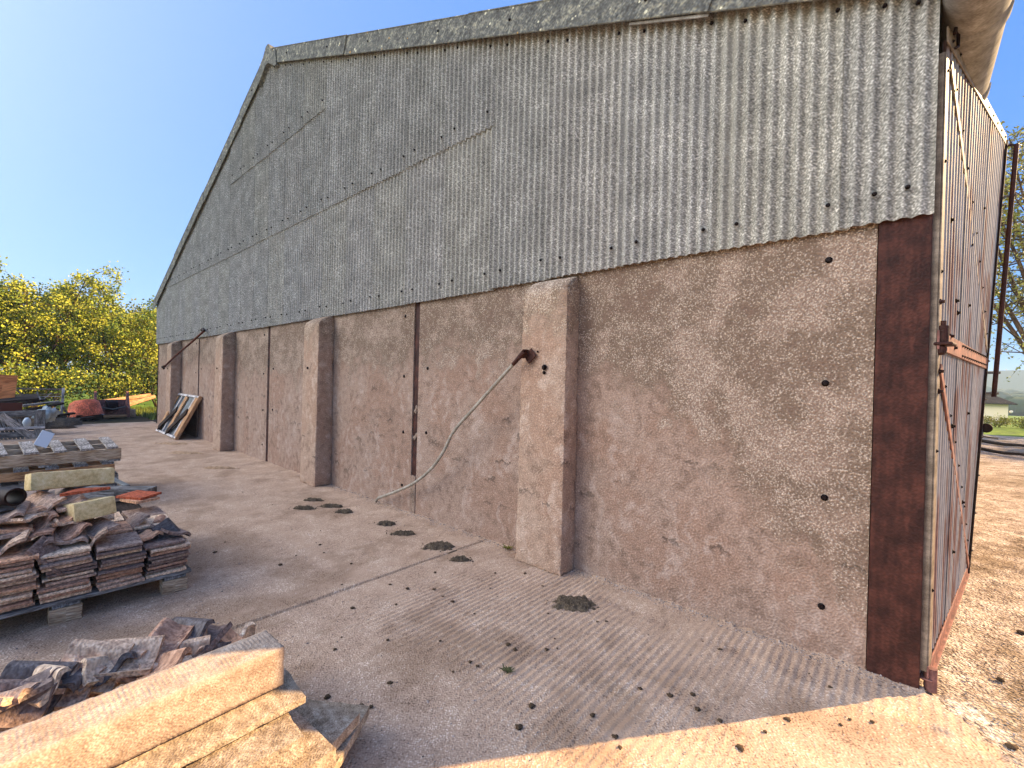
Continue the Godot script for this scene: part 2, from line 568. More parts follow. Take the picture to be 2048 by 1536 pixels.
	M.flag = tri_mat(to_tex(speckle(79, 512, Color(0.44, 0.375, 0.30), Color(0.635, 0.56, 0.465), Color(0.82, 0.76, 0.665), 0.2, 0.03, 0.007, 0.8, 0.65, 0.4, 1.1), 512, 512), Color.WHITE, 0.95, sn, 1.6, 0.9)
	M.block = tri_mat(to_tex(speckle(83, 512, Color(0.68, 0.56, 0.36), Color(0.86, 0.755, 0.54), Color(0.94, 0.86, 0.69), 0.2, 0.03, 0.008, 0.55, 0.5, 0.5, 1.0), 512, 512), Color.WHITE, 0.95, sn, 2.2, 0.6)
	# fired clay, dirtied by moss and lichen
	var cl := speckle(89, 512, Color(0.46, 0.39, 0.35), Color(0.73, 0.65, 0.58), Color(0.90, 0.85, 0.78), 0.07, 0.03, 0.012, 0.5, 0.7, 0.5, 1.1, Vector2(1, 1))
	var clt := to_tex(cl, 512, 512)
	var cln := to_normal(seam(89, 0.07, 3, 512), 512, 512, 5.0)
	M.clay = []
	for c in [Color(1.12, 1.05, 0.97), Color(1.10, 0.94, 0.82), Color(0.88, 0.83, 0.81), Color(1.08, 0.99, 0.92), Color(0.72, 0.67, 0.67), Color(1.22, 1.17, 1.08), Color(0.98, 0.84, 0.76)]:
		M.clay.append(tri_mat(clt, c, 0.85, cln, 2.6, 0.8))
	M.clay_red = tri_mat(clt, Color(0.95, 0.55, 0.42), 0.85, cln, 2.6, 0.8)
	M.slate = []
	for c in [Color(0.58, 0.59, 0.63), Color(0.74, 0.70, 0.69), Color(0.50, 0.52, 0.57)]:
		M.slate.append(tri_mat(clt, c, 0.6, cln, 2.6, 0.6))
	# metal
	M.rust = tri_mat(rust_tex(97, 512, Color(0.18, 0.10, 0.082), Color(0.25, 0.140, 0.112), Color(0.33, 0.19, 0.15), 0.12), Color.WHITE, 0.62, to_normal(seam(98, 0.1, 3, 512), 512, 512, 3.0), 1.1, 0.5)
	M.rust_plate = tri_mat(M.rust.albedo_texture, Color(1.85, 2.1, 2.25), 0.7, null, 1.5)
	M.dark_steel = tri_mat(M.rust.albedo_texture, Color(0.55, 0.54, 0.58), 0.6, null, 2.0)
	M.pale_steel = tri_mat(M.gutter.albedo_texture, Color(0.90, 0.84, 0.78), 0.55, null, 2.0)
	M.galv = tri_mat(M.gutter.albedo_texture, Color(0.78, 0.80, 0.80), 0.5, null, 1.5)
	M.rod = tri_mat(M.gutter.albedo_texture, Color(1.12, 1.10, 1.06), 0.55, null, 2.0)
	M.door = mat(door_tex(512, 640), Color(0.88, 0.86, 0.85), 0.62)
	M.door.metallic_specular = 0.4
	# wall bays
	M.bays = []
	M.bays.append(wall_tex(1480, 846, -4.2, 4.2, 101, [1.72, 1.70, 1.66, 1.80, 1.72, 1.45, 1.15, 0.45, 0.40], 46))
	M.bays.append(wall_tex(840, 480, -8.4, 4.2, 131, [1.60, 1.55, 1.5, 1.62, 1.72, 1.66, 1.60, 1.68], 60))
	M.bays.append(wall_tex(640, 366, -12.6, 4.2, 151, [1.75, 1.72, 1.6, 1.5, 1.55], 60))
	M.bays.append(wall_tex(512, 292, -16.8, 4.2, 171, [1.9, 1.85, 1.8], 40))
	M.pier = wall_tex(300, 800, -2.7, 0.9, 191, [1.95, 2.0, 1.95, 1.9], 6)
	M.pier_b = wall_tex(200, 520, -8.7, 0.9, 199, [2.05, 2.0, 2.1, 2.05], 4)

func bay_mat(b: Array, col := Color.WHITE) -> StandardMaterial3D:
	return mat(b[0], col, 0.95, b[1], 1.0, 1.0)

# ---------------------------------------------------------------- barn
func verge_y(x: float) -> float:
	return EAVE + PITCH * (W * 0.5 - absf(x + W * 0.5))

func sheet_mesh(xl: float, xr: float, yb: float, yt: float, z0: float, lean: float, sd: int, light: float) -> ArrayMesh:
	# corrugated, corrugation of 66.7 mm, follows the verge where yt < 0
	var b := MB.new()
	var n := int(round((xr - xl) / 0.0667 * 8.0))
	var rg := RandomNumberGenerator.new()
	rg.seed = sd
	var uo := Vector2(rg.randf(), rg.randf())
	var sn := noise(sd, 1.0, 2)
	var fronts := []
	for side in 2:
		var first := b.v.size()
		for r in 5:
			for k in n + 1:
				var x := lerpf(xl, xr, float(k) / n)
				var top := yt if yt > 0 else verge_y(x) + 0.12
				var bot := minf(yb + 0.004 * sn.get_noise_1d(x * 40.0), top)
				var y := lerpf(bot, top, r / 4.0)
				var a := TAU * x / 0.0667
				var z := z0 + 0.0155 * sin(a) + lean * (x - xl) + 0.006 * sn.get_noise_2d(x * 2.0, y)
				var nn := Vector3(-0.0155 * TAU / 0.0667 * cos(a), 0, 1).normalized()
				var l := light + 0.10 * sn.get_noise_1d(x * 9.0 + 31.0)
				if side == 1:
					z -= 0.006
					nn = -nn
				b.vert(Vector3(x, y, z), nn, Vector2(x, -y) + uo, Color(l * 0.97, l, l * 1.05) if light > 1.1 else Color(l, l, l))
		b.grid(first, n + 1, 5, side == 0)
		fronts.append(first)
	for k in n:      # bottom rim
		var p0 := b.v[fronts[0] + k]
		var p1 := b.v[fronts[0] + k + 1]
		var q0 := b.v[fronts[1] + k]
		var q1 := b.v[fronts[1] + k + 1]
		b.quad(q0, q1, p1, p0, Vector2(0.01, 0.01), Color(light, light, light), Vector2(p0.x, 0))
	for e in [0, n]:
		for r in 4:
			var p0 := b.v[fronts[0] + r * (n + 1) + e]
			var p1 := b.v[fronts[0] + (r + 1) * (n + 1) + e]
			var q0 := b.v[fronts[1] + r * (n + 1) + e]
			var q1 := b.v[fronts[1] + (r + 1) * (n + 1) + e]
			if e == 0: b.quad(q0, p0, p1, q1, Vector2(0.01, 0.3), Color(light, light, light))
			else: b.quad(p0, q0, q1, p1, Vector2(0.01, 0.3), Color(light, light, light))
	return b.mesh()

func bolt_mesh(r: float, h: float) -> ArrayMesh:
	var b := MB.new()
	b.tube([Vector3.ZERO, Vector3(0, 0, h * 0.35), Vector3(0, 0, h * 0.36), Vector3(0, 0, h)], [r, r, r * 0.62, r * 0.5], 8)
	return b.mesh()

func build_barn() -> void:
	var barn := thing("barn", "large barn with grey corrugated gable above a stained concrete wall", "barn")
	# concrete wall panels between the steel stanchions
	var cap := bolt_mesh(0.0185, 0.009)
	for k in 4:
		var xr := -W * 0.25 * k - (0.215 if k == 0 else 0.05)
		var xl := -W * 0.25 * (k + 1) + (0.05 if k < 3 else 0.06)
		var b := MB.new()
		var u := func(x: float) -> float: return (x + W * 0.25 * (k + 1)) / (W * 0.25)
		b.quad(Vector3(xl, 0, 0), Vector3(xr, 0, 0), Vector3(xr, WALL, 0), Vector3(xl, WALL, 0))
		for j in 4:
			b.t[j] = Vector2(u.call(b.v[j].x), 1.0 - b.v[j].y / WALL)
		b.quad(Vector3(xr, 0, 0), Vector3(xr, 0, -0.15), Vector3(xr, WALL, -0.15), Vector3(xr, WALL, 0), Vector2(0.03, -1), Color.WHITE, Vector2(0.5, 1))
		b.quad(Vector3(xl, 0, -0.15), Vector3(xl, 0, 0), Vector3(xl, WALL, 0), Vector3(xl, WALL, -0.15), Vector2(0.03, -1), Color.WHITE, Vector2(0.5, 1))
		b.quad(Vector3(xl, WALL, 0), Vector3(xr, WALL, 0), Vector3(xr, WALL, -0.15), Vector3(xl, WALL, -0.15))
		b.quad(Vector3(xr, 0, -0.15), Vector3(xl, 0, -0.15), Vector3(xl, WALL, -0.15), Vector3(xr, WALL, -0.15))
		var wp := part(barn, "wall_panel", b.mesh(), bay_mat(M.bays[k]))
		var cols := [xr - 0.21] if k == 0 else [xr - 0.17]
		if k == 3: cols.append(xl + 0.12)
		if k == 2: cols.append(xr - 0.17)
		for x in cols:
			for y in [2.22, 1.53, 0.89, 0.28]:
				part(wp, "bolt", cap, M.dark_steel, xf(Vector3(x + (0.01 if y < 1 else 0.0), y, 0.001)))
		if k < 3:
			for y in [1.62, 0.92]:
				part(wp, "bolt", cap, M.dark_steel, xf(Vector3(xl + 0.16, y, 0.001)))
	# stanchions
	for k in 3:
		var x := -W * 0.25 * (k + 1)
		var s := part(barn, "stanchion", boxmesh(Vector3(0.098, WALL - 0.004, 0.06), 0.004, Vector3(0, WALL * 0.5, -0.045)), M.rust, xf(Vector3(x, 0, 0)))
		s.set_meta("label", "rusty steel upright between two wall panels")
		if k == 0:
			part(s, "mortar_fill", stone(Vector3(0.092, 0.42, 0.03), 0.02, 0.004, 0.004, 5), bay_mat(M.pier), xf(Vector3(0, 0.21, -0.004)))
			for y in [0.86, 1.16]:
				part(s, "mortar_spill", stone(Vector3(0.09, 0.045, 0.02), 0.012, 0.012, 0.006, 6 + int(y * 10)), bay_mat(M.pier), xf(Vector3(0.012, y, -0.008), Vector3(0, 0, y)))
	# corner post: rolled steel section, flange to the yard
	var cb := MB.new()
	cb.box(xf(Vector3(-0.107, WALL * 0.5 + 0.06, 0.006)), Vector3(0.208, WALL + 0.12, 0.018), 0.003)
	cb.box(xf(Vector3(-0.107, WALL * 0.5 + 0.06, -0.09)), Vector3(0.014, WALL + 0.1, 0.17), 0.002)
	cb.box(xf(Vector3(-0.107, WALL * 0.5 + 0.06, -0.184)), Vector3(0.208, WALL + 0.1, 0.016), 0.003)
	part(barn, "corner_post", cb.mesh(), M.rust, Transform3D.IDENTITY, "dark rusty steel post at the corner")
	# far corner post
	part(barn, "corner_post", boxmesh(Vector3(0.05, WALL, 0.16), 0.003, Vector3(-W + 0.02, WALL * 0.5, -0.07)), M.dark_steel)
	# concrete piers against the wall
	for k in 4:
		var x: float = [-2.285, -6.31, -10.32, -14.36][k]
		var pw := 0.45
		var pd: float = [0.185, 0.23, 0.23, 0.23][k]
		var ph := 2.36
		var warp := func(p: Vector3) -> Vector3:
			p.y += ph * 0.5
			var f := (p.z + pd * 0.5) / pd           # 0 at the wall, 1 in front
			if p.y > ph - 0.16:
				var over := (p.y - (ph - 0.16)) / 0.16
				p.y -= over * 0.10 * f * f
				p.x *= 1.0 - 0.07 * over * over
				p.z -= over * over * 0.02
			p.x *= 1.0 + 0.05 * (1.0 - p.y / ph)
			p.z += pd * 0.5 - 0.004 + 0.012 * (1.0 - p.y / ph) * f
			return p
		var me := stone(Vector3(pw, ph, pd), 0.032, 0.0045, 0.012, 300 + k, warp)
		# texture laid round the pier: face, then side
		var mdt := MeshDataTool.new()
		mdt.create_from_surface(me, 0)
		for j in mdt.get_vertex_count():
			var p := mdt.get_vertex(j)
			var nn := mdt.get_vertex_normal(j)
			var uu := (p.x + pw * 0.5) / 0.9
			if absf(nn.x) > 0.6:
				uu = (pw + 0.02 + (pd - p.z)) / 0.9
			mdt.set_vertex_uv(j, Vector2(uu, 1.0 - p.y / WALL))
		me.clear_surfaces()
		mdt.commit_to_surface(me)
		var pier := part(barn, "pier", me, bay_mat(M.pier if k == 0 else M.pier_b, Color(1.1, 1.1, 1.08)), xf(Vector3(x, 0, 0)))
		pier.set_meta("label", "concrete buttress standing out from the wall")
		if k == 0:
			var br := MB.new()   # rusty lug that carries the rod
			br.box(xf(Vector3(-0.11, 1.71, 0.205), Vector3(0, 0, 0.7)), Vector3(0.10, 0.085, 0.012), 0.003)
			br.box(xf(Vector3(-0.155, 1.715, 0.235), Vector3(0, 0, 0.7)), Vector3(0.07, 0.012, 0.07), 0.003)
			br.box(xf(Vector3(-0.14, 1.75, 0.235), Vector3(0, 0, 0.7)), Vector3(0.03, 0.012, 0.07), 0.003)
			part(pier, "bracket", br.mesh(), M.rust, Transform3D.IDENTITY, "rusty folded bracket bolted to the pier")
			part(pier, "bolt", bolt_mesh(0.024, 0.02), M.dark_steel, xf(Vector3(0.03, 1.617, 0.192)))
			part(pier, "bolt", bolt_mesh(0.015, 0.012), M.dark_steel, xf(Vector3(0.027, 1.575, 0.192)))
			part(pier, "bolt", bolt_mesh(0.009, 0.01), M.dark_steel, xf(Vector3(-0.045, 1.745, 0.19)))
		else:
			part(pier, "bolt", bolt_mesh(0.02, 0.014), M.dark_steel, xf(Vector3(-0.06, 1.62, 0.233)))
	# gable sheets in three tiers
	var bolt := bolt_mesh(0.0115, 0.018)
	var lap1 := 3.88
	var lap2 := 5.31
	var k := 0
	var xr := -0.0
	var sd := 1000
	while xr > -W + 0.02:
		var xl := maxf(-0.33 - 0.667 * k, -W - 0.02)
		var mid := (xl + xr) * 0.5
		var tiers := []
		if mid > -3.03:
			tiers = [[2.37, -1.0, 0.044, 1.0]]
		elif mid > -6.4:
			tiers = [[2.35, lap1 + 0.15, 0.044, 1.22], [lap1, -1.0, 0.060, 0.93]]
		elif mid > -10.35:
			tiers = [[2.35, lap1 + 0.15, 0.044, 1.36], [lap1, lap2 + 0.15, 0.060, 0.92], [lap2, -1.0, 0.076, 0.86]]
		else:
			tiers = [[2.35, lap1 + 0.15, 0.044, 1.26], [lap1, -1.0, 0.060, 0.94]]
		for q in tiers.size():
			var t: Array = tiers[q]
			sd += 1
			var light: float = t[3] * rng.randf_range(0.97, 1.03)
			if verge_y(mid) + 0.12 < t[0] + 0.05:
				continue
			var top: float = t[1]
			if top > 0 and top > verge_y(mid) + 0.1:
				top = -1.0
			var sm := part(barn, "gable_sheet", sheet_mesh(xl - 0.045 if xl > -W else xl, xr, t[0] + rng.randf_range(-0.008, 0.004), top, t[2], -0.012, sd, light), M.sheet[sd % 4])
			# two bolts beside the side lap, above the foot of the sheet
			for dx in [0.10, -0.10]:
				var bx: float = xr + 0.0 - 0.10 if dx < 0 else xl + 0.10
				if bx < -W + 0.05: continue
				var by: float = t[0] + 0.15 + rng.randf_range(-0.012, 0.012)
				if by < verge_y(bx) - 0.05:
					part(sm, "bolt", bolt, M.dark_steel, xf(Vector3(bx, by, t[2] + 0.006)))
				if q == tiers.size() - 1 and bx > -8.3:
					part(sm, "bolt", bolt, M.dark_steel, xf(Vector3(bx + 0.02, verge_y(bx) - 0.05 + rng.randf_range(-0.01, 0.01), t[2] + 0.006)))
		xr = xl
		k += 1
	# bargeboards along both verges
	var slope := atan(PITCH)
	for side in 2:
		var cuts := [0.0, 1.15, 3.42, 5.85, 8.30] if side == 0 else [0.0, 2.4, 4.8, 7.2, 8.30]
		for j in 4:
			var a0: float = cuts[j] - (0.07 if j > 0 else 0.12)
			var a1: float = cuts[j + 1]
			var xa := -a0 if side == 0 else -W + a0
			var xb := -a1 if side == 0 else -W + a1
			var pa := Vector3(xa, EAVE + PITCH * a0, 0)
			var pb := Vector3(xb, EAVE + PITCH * a1, 0)
			var b := MB.new()
			var L := (pb - pa).length()
			var z := 0.108 + 0.010 * (j % 2)
			var t3 := along(pa if side == 1 else pb, pb if side == 1 else pa)
			var lift := 0.112
			b.box(t3 * xf(Vector3(0, lift, z)), Vector3(L, 0.225, 0.016), 0.005)
			b.box(t3 * xf(Vector3(0, lift + 0.118, z - 0.10)), Vector3(L, 0.014, 0.225), 0.005)
			if j > 0:
				var e := 1.0 if side == 0 else -1.0
				b.box(t3 * xf(Vector3(e * (L * 0.5 - 0.012), lift, z + 0.009)), Vector3(0.024, 0.23, 0.006), 0.002)
			var bp := part(barn, "bargeboard", b.mesh(), M.barge)
			for f in ([0.25, 0.8] if side == 0 else [0.5]):
				part(bp, "bolt", bolt_mesh(0.014, 0.014), M.dark_steel, Transform3D(Basis.IDENTITY, t3 * Vector3(L * (f - 0.5), lift + 0.01, z + 0.008)))
	# a sheet edge that slipped out below the board
	part(barn, "packing_strip", boxmesh(Vector3(0.60, 0.020, 0.012), 0.002), M.gutter, along(Vector3(-1.66, EAVE + PITCH * 1.66 - 0.010, 0.098), Vector3(-1.06, EAVE + PITCH * 1.06 - 0.010, 0.098)))
	# ridge finial: two arms that cap the boards
	var fb := MB.new()
	var ay := EAVE + PITCH * W * 0.5
	var prof := [Vector2(-0.40, -0.20), Vector2(-0.36, -0.215), Vector2(-0.06, -0.03), Vector2(0.0, -0.02), Vector2(0.06, -0.03), Vector2(0.36, -0.215), Vector2(0.40, -0.20), Vector2(0.36, 0.06), Vector2(0.17, 0.17), Vector2(0.05, 0.30), Vector2(-0.05, 0.30), Vector2(-0.17, 0.17), Vector2(-0.36, 0.06)]
	var pc := prof.size()
	var ctr := Vector2(0, 0.08)
	for j in pc:
		var p: Vector2 = prof[j]
		var q: Vector2 = prof[(j + 1) % pc]
		var o := Vector3(-W * 0.5, ay, 0)
		fb.tri(o + Vector3(ctr.x, ctr.y, 0.15), o + Vector3(p.x, p.y, 0.145), o + Vector3(q.x, q.y, 0.145))
		fb.tri(o + Vector3(ctr.x, ctr.y, -0.2), o + Vector3(q.x, q.y, -0.2), o + Vector3(p.x, p.y, -0.2))
		fb.quad(o + Vector3(p.x, p.y, 0.145), o + Vector3(p.x, p.y, -0.2), o + Vector3(q.x, q.y, -0.2), o + Vector3(q.x, q.y, 0.145))
	part(barn, "ridge_finial", fb.mesh(), M.barge)
	# roof slopes, corrugated down the slope
	for side in 2:
		var b := MB.new()
		var nz := 420
		for lay in 2:
			var first := b.v.size()
			for r in 2:
				for q in nz + 1:
					var z := lerpf(0.02, -LEN - 0.1, float(q) / nz)
					var a: float = lerpf(-0.16, W * 0.5, r)
					var x := -a if side == 0 else -W + a
					var y := EAVE + PITCH * a + 0.16 + 0.02 * sin(z * 43.0) - lay * 0.012
					b.vert(Vector3(x, y, z), Vector3(PITCH if side == 0 else -PITCH, 1, -0.02 * 43.0 * cos(z * 43.0)).normalized() * (1 if lay == 0 else -1), Vector2(z, a))
			b.grid(first, nz + 1, 2, (side == 0) == (lay == 0))
		part(barn, "roof_slope", b.mesh(), M.barge)
	# the other three walls
	part(barn, "rear_gable", _rear(), M.sheet[0])
	part(barn, "side_wall", boxmesh(Vector3(0.12, 3.5, LEN - 2.3), 0.004, Vector3(-0.07, 1.75, -2.3 - (LEN - 2.3) * 0.5)), bay_mat(M.bays[3]))
	part(barn, "side_wall", boxmesh(Vector3(0.12, 3.5, LEN - 0.2), 0.004, Vector3(-W + 0.12, 1.75, -0.2 - (LEN - 0.2) * 0.5)), bay_mat(M.bays[3]))
	part(barn, "door_lintel", boxmesh(Vector3(0.10, 0.16, 2.3), 0.004, Vector3(-0.06, 3.42, -1.14)), M.dark_steel)
	# half round gutter below the near eaves
	var gb := MB.new()
	for lay in 2:
		var first := gb.v.size()
		for r in 2:
			for q in 17:
				var a := PI + PI * q / 16.0
				var rad := 0.128 - 0.012 * lay
				gb.vert(Vector3(0.135 + rad * cos(a), 3.43 + rad * sin(a), 0.14 if r == 0 else -LEN), Vector3(cos(a), sin(a), 0) * (1 if lay == 0 else -1), Vector2(q * 0.03, r * 14.0))
		gb.grid(first, 17, 2, lay == 1)
	var gut := part(barn, "gutter", gb.mesh(), M.gutter)
	for z in [-0.17, -0.98, -2.8, -4.6]:
		var rb := MB.new()
		var first := rb.v.size()
		for r in 4:
			for q in 17:
				var a := PI + PI * q / 16.0
				var rad: float = [0.128, 0.138, 0.138, 0.128][r]
				rb.vert(Vector3(0.135 + rad * cos(a), 3.43 + rad * sin(a), z - [0.0, 0.004, 0.08, 0.085][r]), Vector3(cos(a), sin(a), [0.7, 0.3, 0, -0.7][r]).normalized(), Vector2(q * 0.03, r * 0.05))
		rb.grid(first, 17, 4, false)
		part(gut, "socket", rb.mesh(), M.gutter)
	build_door(barn)

func _rear() -> ArrayMesh:
	var b := MB.new()
	b.quad(Vector3(0, 0, -LEN), Vector3(-W, 0, -LEN), Vector3(-W, EAVE, -LEN), Vector3(0, EAVE, -LEN), Vector2(8, 2))
	b.tri(Vector3(0, EAVE, -LEN), Vector3(-W, EAVE, -LEN), Vector3(-W * 0.5, EAVE + PITCH * W * 0.5, -LEN))
	return b.mesh()

# the hinged door at the corner; s runs from the hinge, y up, o out of the face
func D(s: float, y: float, o := 0.0) -> Vector3:
	var a := deg_to_rad(7.9 + 3.9 * y / 3.4)
	return Vector3(-0.002, y, -0.009) + Vector3(sin(a), 0, -cos(a)) * s + Vector3(cos(a), 0, sin(a)) * o

func dbar(b: MB, s0: float, y0: float, s1: float, y1: float, wd: float, th: float, o: float) -> void:
	var p := D(s0, y0, o)
	var q := D(s1, y1, o)
	var nn := (D(0.5, (y0 + y1) * 0.5, 1) - D(0.5, (y0 + y1) * 0.5, 0)).normalized()
	var x := (q - p).normalized()
	var y := nn.cross(x).normalized()
	b.box(Transform3D(Basis(x, y, x.cross(y)), (p + q) * 0.5), Vector3((q - p).length(), wd, th), 0.002)

func build_door(barn: Node3D) -> void:
	var door := Node3D.new()
	door.name = "door"
	barn.add_child(door)
	door.set_meta("label", "galvanised corrugated steel door with rust streaks, ajar at the corner")
	var tops := func(s: float) -> float: return 3.27 + 0.085 * s
	for row in 2:
		for col in 3:
			var s0 := 0.02 + col * 0.676
			var s1 := s0 + 0.70
			if col == 2: s1 = 2.045
			var n := int((s1 - s0) / 0.0762 * 8)
			var b := MB.new()
			for r in 9:
				for q in n + 1:
					var s := lerpf(s0, s1, float(q) / n)
					var y0 := 0.13 if row == 0 else 1.70
					var y1: float = 1.76 if row == 0 else tops.call(s) - 0.02
					var y := lerpf(y0, y1, r / 8.0)
					var a := TAU * s / 0.0762
					var o := 0.013 + 0.011 * sin(a) + row * 0.004 + 0.003 * col
					var d := 0.011 * TAU / 0.0762 * cos(a)
					var o3 := D(s, y, 1) - D(s, y, 0)
					var s3 := D(1, y) - D(0, y)
					b.vert(D(s, y, o), (o3 - s3 * d).normalized(), Vector2(s / 2.1, 1.0 - y / 3.5))
			b.grid(0, n + 1, 9, true)
			part(door, "corrugated_sheet", b.mesh(), M.door)
	var b := MB.new()
	dbar(b, 0.045, 0.10, 0.045, 3.18, 0.075, 0.006, 0.028)
	dbar(b, 0.004, 0.10, 0.004, 3.18, 0.006, 0.030, 0.010)
	part(door, "hinge_stile", b.mesh(), M.pale_steel)
	b = MB.new()
	dbar(b, 0.02, tops.call(0.02), 2.06, tops.call(2.06), 0.075, 0.008, 0.03)
	part(door, "top_rail", b.mesh(), M.pale_steel)
	b = MB.new()
	dbar(b, 0.0, 1.755, 2.04, 1.735, 0.095, 0.01, 0.032)
	part(door, "middle_rail", b.mesh(), M.rust_plate, Transform3D.IDENTITY, "rusty flat bar across the door, studded")
	b = MB.new()
	dbar(b, 0.0, 0.10, 2.05, 0.10, 0.06, 0.008, 0.028)
	dbar(b, 0.0, 0.062, 2.05, 0.062, 0.008, 0.05, 0.02)
	part(door, "bottom_rail", b.mesh(), M.rust_plate)
	b = MB.new()
	dbar(b, 0.10, 3.16, 2.0, 1.83, 0.055, 0.008, 0.034)
	part(door, "brace", b.mesh(), M.pale_steel)
	b = MB.new()
	dbar(b, 0.06, 1.62, 2.0, 0.14, 0.05, 0.010, 0.034)
	part(door, "brace", b.mesh(), M.rust_plate)
	b = MB.new()
	dbar(b, 2.062, 0.06, 2.062, tops.call(2.06), 0.03, 0.06, 0.012)
	dbar(b, 2.085, 0.06, 2.085, 3.36, 0.016, 0.02, -0.05)
	part(door, "closing_stile", b.mesh(), M.dark_steel)
	# studs
	var st := bolt_mesh(0.009, 0.008)
	var face := Basis.looking_at(-(D(1, 1.7, 1) - D(1, 1.7, 0)))
	for q in 14:
		for y in [1.775, 1.715]:
			part(door, "stud", st, M.dark_steel, Transform3D(face, D(0.75 + q * 0.092, y, 0.037)))
	for q in 11:
		part(door, "stud", st, M.dark_steel, Transform3D(face, D(0.12 + q * 0.185, tops.call(0.12 + q * 0.185), 0.034)))
	for q in 9:
		var f := (q + 0.6) / 9.4
		part(door, "stud", st, M.dark_steel, Transform3D(face, D(lerpf(0.1, 2.0, f), lerpf(3.16, 1.83, f), 0.038)))
		part(door, "stud", st, M.dark_steel, Transform3D(face, D(lerpf(0.06, 2.0, f), lerpf(1.62, 0.14, f), 0.039)))
	for y in [0.5, 1.2, 2.1, 2.65, 3.1]:
		part(door, "stud", st, M.dark_steel, Transform3D(face, D(0.045, y, 0.031)))
	var bb := bolt_mesh(0.014, 0.016)
	for p in [[0.30, 2.42], [0.95, 2.42], [0.55, 2.02], [0.62, 1.96], [1.0, 2.05], [0.62, 1.30], [1.25, 1.36], [1.3, 0.75], [0.9, 0.5], [1.35, 2.75]]:
		part(door, "sheet_bolt", bb, M.dark_steel, Transform3D(face, D(p[0], p[1], 0.022)))
	# hinge at the post
	b = MB.new()
	b.cyl(D(0.03, 1.745, 0.045), D(0.03, 1.825, 0.045), 0.022, 14)
	b.cyl(D(0.03, 1.825, 0.045), D(0.03, 1.85, 0.045), 0.011, 8)
	b.box(Transform3D(face, D(0.06, 1.735, 0.05)), Vector3(0.13, 0.016, 0.07), 0.006)
	b.box(Transform3D(face, D(0.03, 1.705, 0.04)), Vector3(0.05, 0.05, 0.04), 0.012)
	part(door, "hinge", b.mesh(), M.rust, Transform3D.IDENTITY, "heavy dark hinge knuckle")
	for p in [[0.02, 1.945], [0.05, 1.60], [0.05, 1.50], [0.34, 1.80], [0.46, 1.745]]:
		part(door, "hinge_bolt", bolt_mesh(0.015, 0.02), M.rust, Transform3D(face, D(p[0], p[1], 0.03)))
	# clutter of the top hinge
	b = MB.new()
	b.tube([D(0.06, 3.28, 0.05), D(0.09, 3.33, 0.05), D(0.14, 3.32, 0.05), D(0.15, 3.26, 0.05), D(0.10, 3.23, 0.05)], [0.008, 0.008, 0.008, 0.008, 0.008], 6)
	part(door, "top_hinge", b.mesh(), M.dark_steel)
	# runner plate above the door with bolts
	b = MB.new()
	b.box(along(Vector3(0.075, 3.43, -0.12), Vector3(0.115, 3.40, -0.80)), Vector3(0.7, 0.06, 0.01), 0.002)
	part(door, "runner_plate", b.mesh(), M.galv)
	# pipe stub at the foot
	b = MB.new()
	b.cyl(D(0.04, 0.0, 0.035), D(0.04, 0.115, 0.035), 0.026, 12)
	part(door, "foot_socket", b.mesh(), M.rust_plate, Transform3D.IDENTITY, "short rusty pipe at the foot of the door")
	# drop bolt along the free edge
	b = MB.new()
	b.tube([D(2.09, 1.47, 0.085), D(2.09, 2.4, 0.085), D(2.09, 3.40, 0.085), D(2.09, 3.415, 0.03), D(2.09, 3.37, 0.01)], [0.015, 0.015, 0.015, 0.013, 0.013], 8)
	part(door, "drop_bolt", b.mesh(), M.rust)
	b = MB.new()
	for y in [3.02, 1.66, 1.50]:
		b.tube([D(2.07, y, 0.0), D(2.09, y, 0.06), D(2.09, y, 0.11)], [0.01, 0.01, 0.01], 6)
	b.tube([D(2.075, 1.60, 0.02), D(2.085, 1.32, 0.03), D(2.09, 1.16, 0.04), D(2.09, 1.15, 0.13)], [0.011, 0.011, 0.011, 0.009], 6)
	part(door, "bolt_guide", b.mesh(), M.galv)
	b = MB.new()
	b.cyl(D(2.08, 1.225, 0.06), D(2.10, 1.225, 0.06), 0.036, 18)
	part(door, "latch_disc", b.mesh(), M.dark_steel)
	for q in 10:
		part(door, "stud", st, M.pale_steel, Transform3D(face, D(2.066, 0.25 + q * 0.3, 0.043)))

# ---------------------------------------------------------------- ground
var gn: FastNoiseLite
var gn2: FastNoiseLite

func slab_h(x: float, z: float) -> float:
	var wob := 0.9 * gn2.get_noise_2d(x * 0.7, z * 0.5)
	var mask := clampf(0.55 + 1.6 * gn2.get_noise_2d(x * 0.55 + 20.0, z * 0.55), 0.0, 1.0) * smoothstep(-4.6, -2.4, x) * (1.0 - 0.75 * smoothstep(1.1, 2.4, z)) * smoothstep(0.03, 0.12, z)
	var h := 0.0031 * sin(TAU * (x + 0.018 * wob) / 0.043) * mask
	h += 0.004 * gn.get_noise_2d(x * 2.2, z * 2.2) + 0.0016 * gn.get_noise_2d(x * 30.0, z * 9.0)
	# a cold joint that runs beside the wall
	var zj := 0.30 + 0.03 * gn.get_noise_1d(x * 3.0)
	if x > -1.9:
		h += 0.008 * smoothstep(0.02, -0.02, z - zj) - 0.010 * exp(-pow((z - zj) / 0.012, 2)) * smoothstep(-1.9, -1.5, x)
	# broken fillet at the foot of the wall
	h += 0.018 * smoothstep(0.07, 0.0, z) * (0.5 + gn.get_noise_2d(x * 7.0, 3.0))
	return h

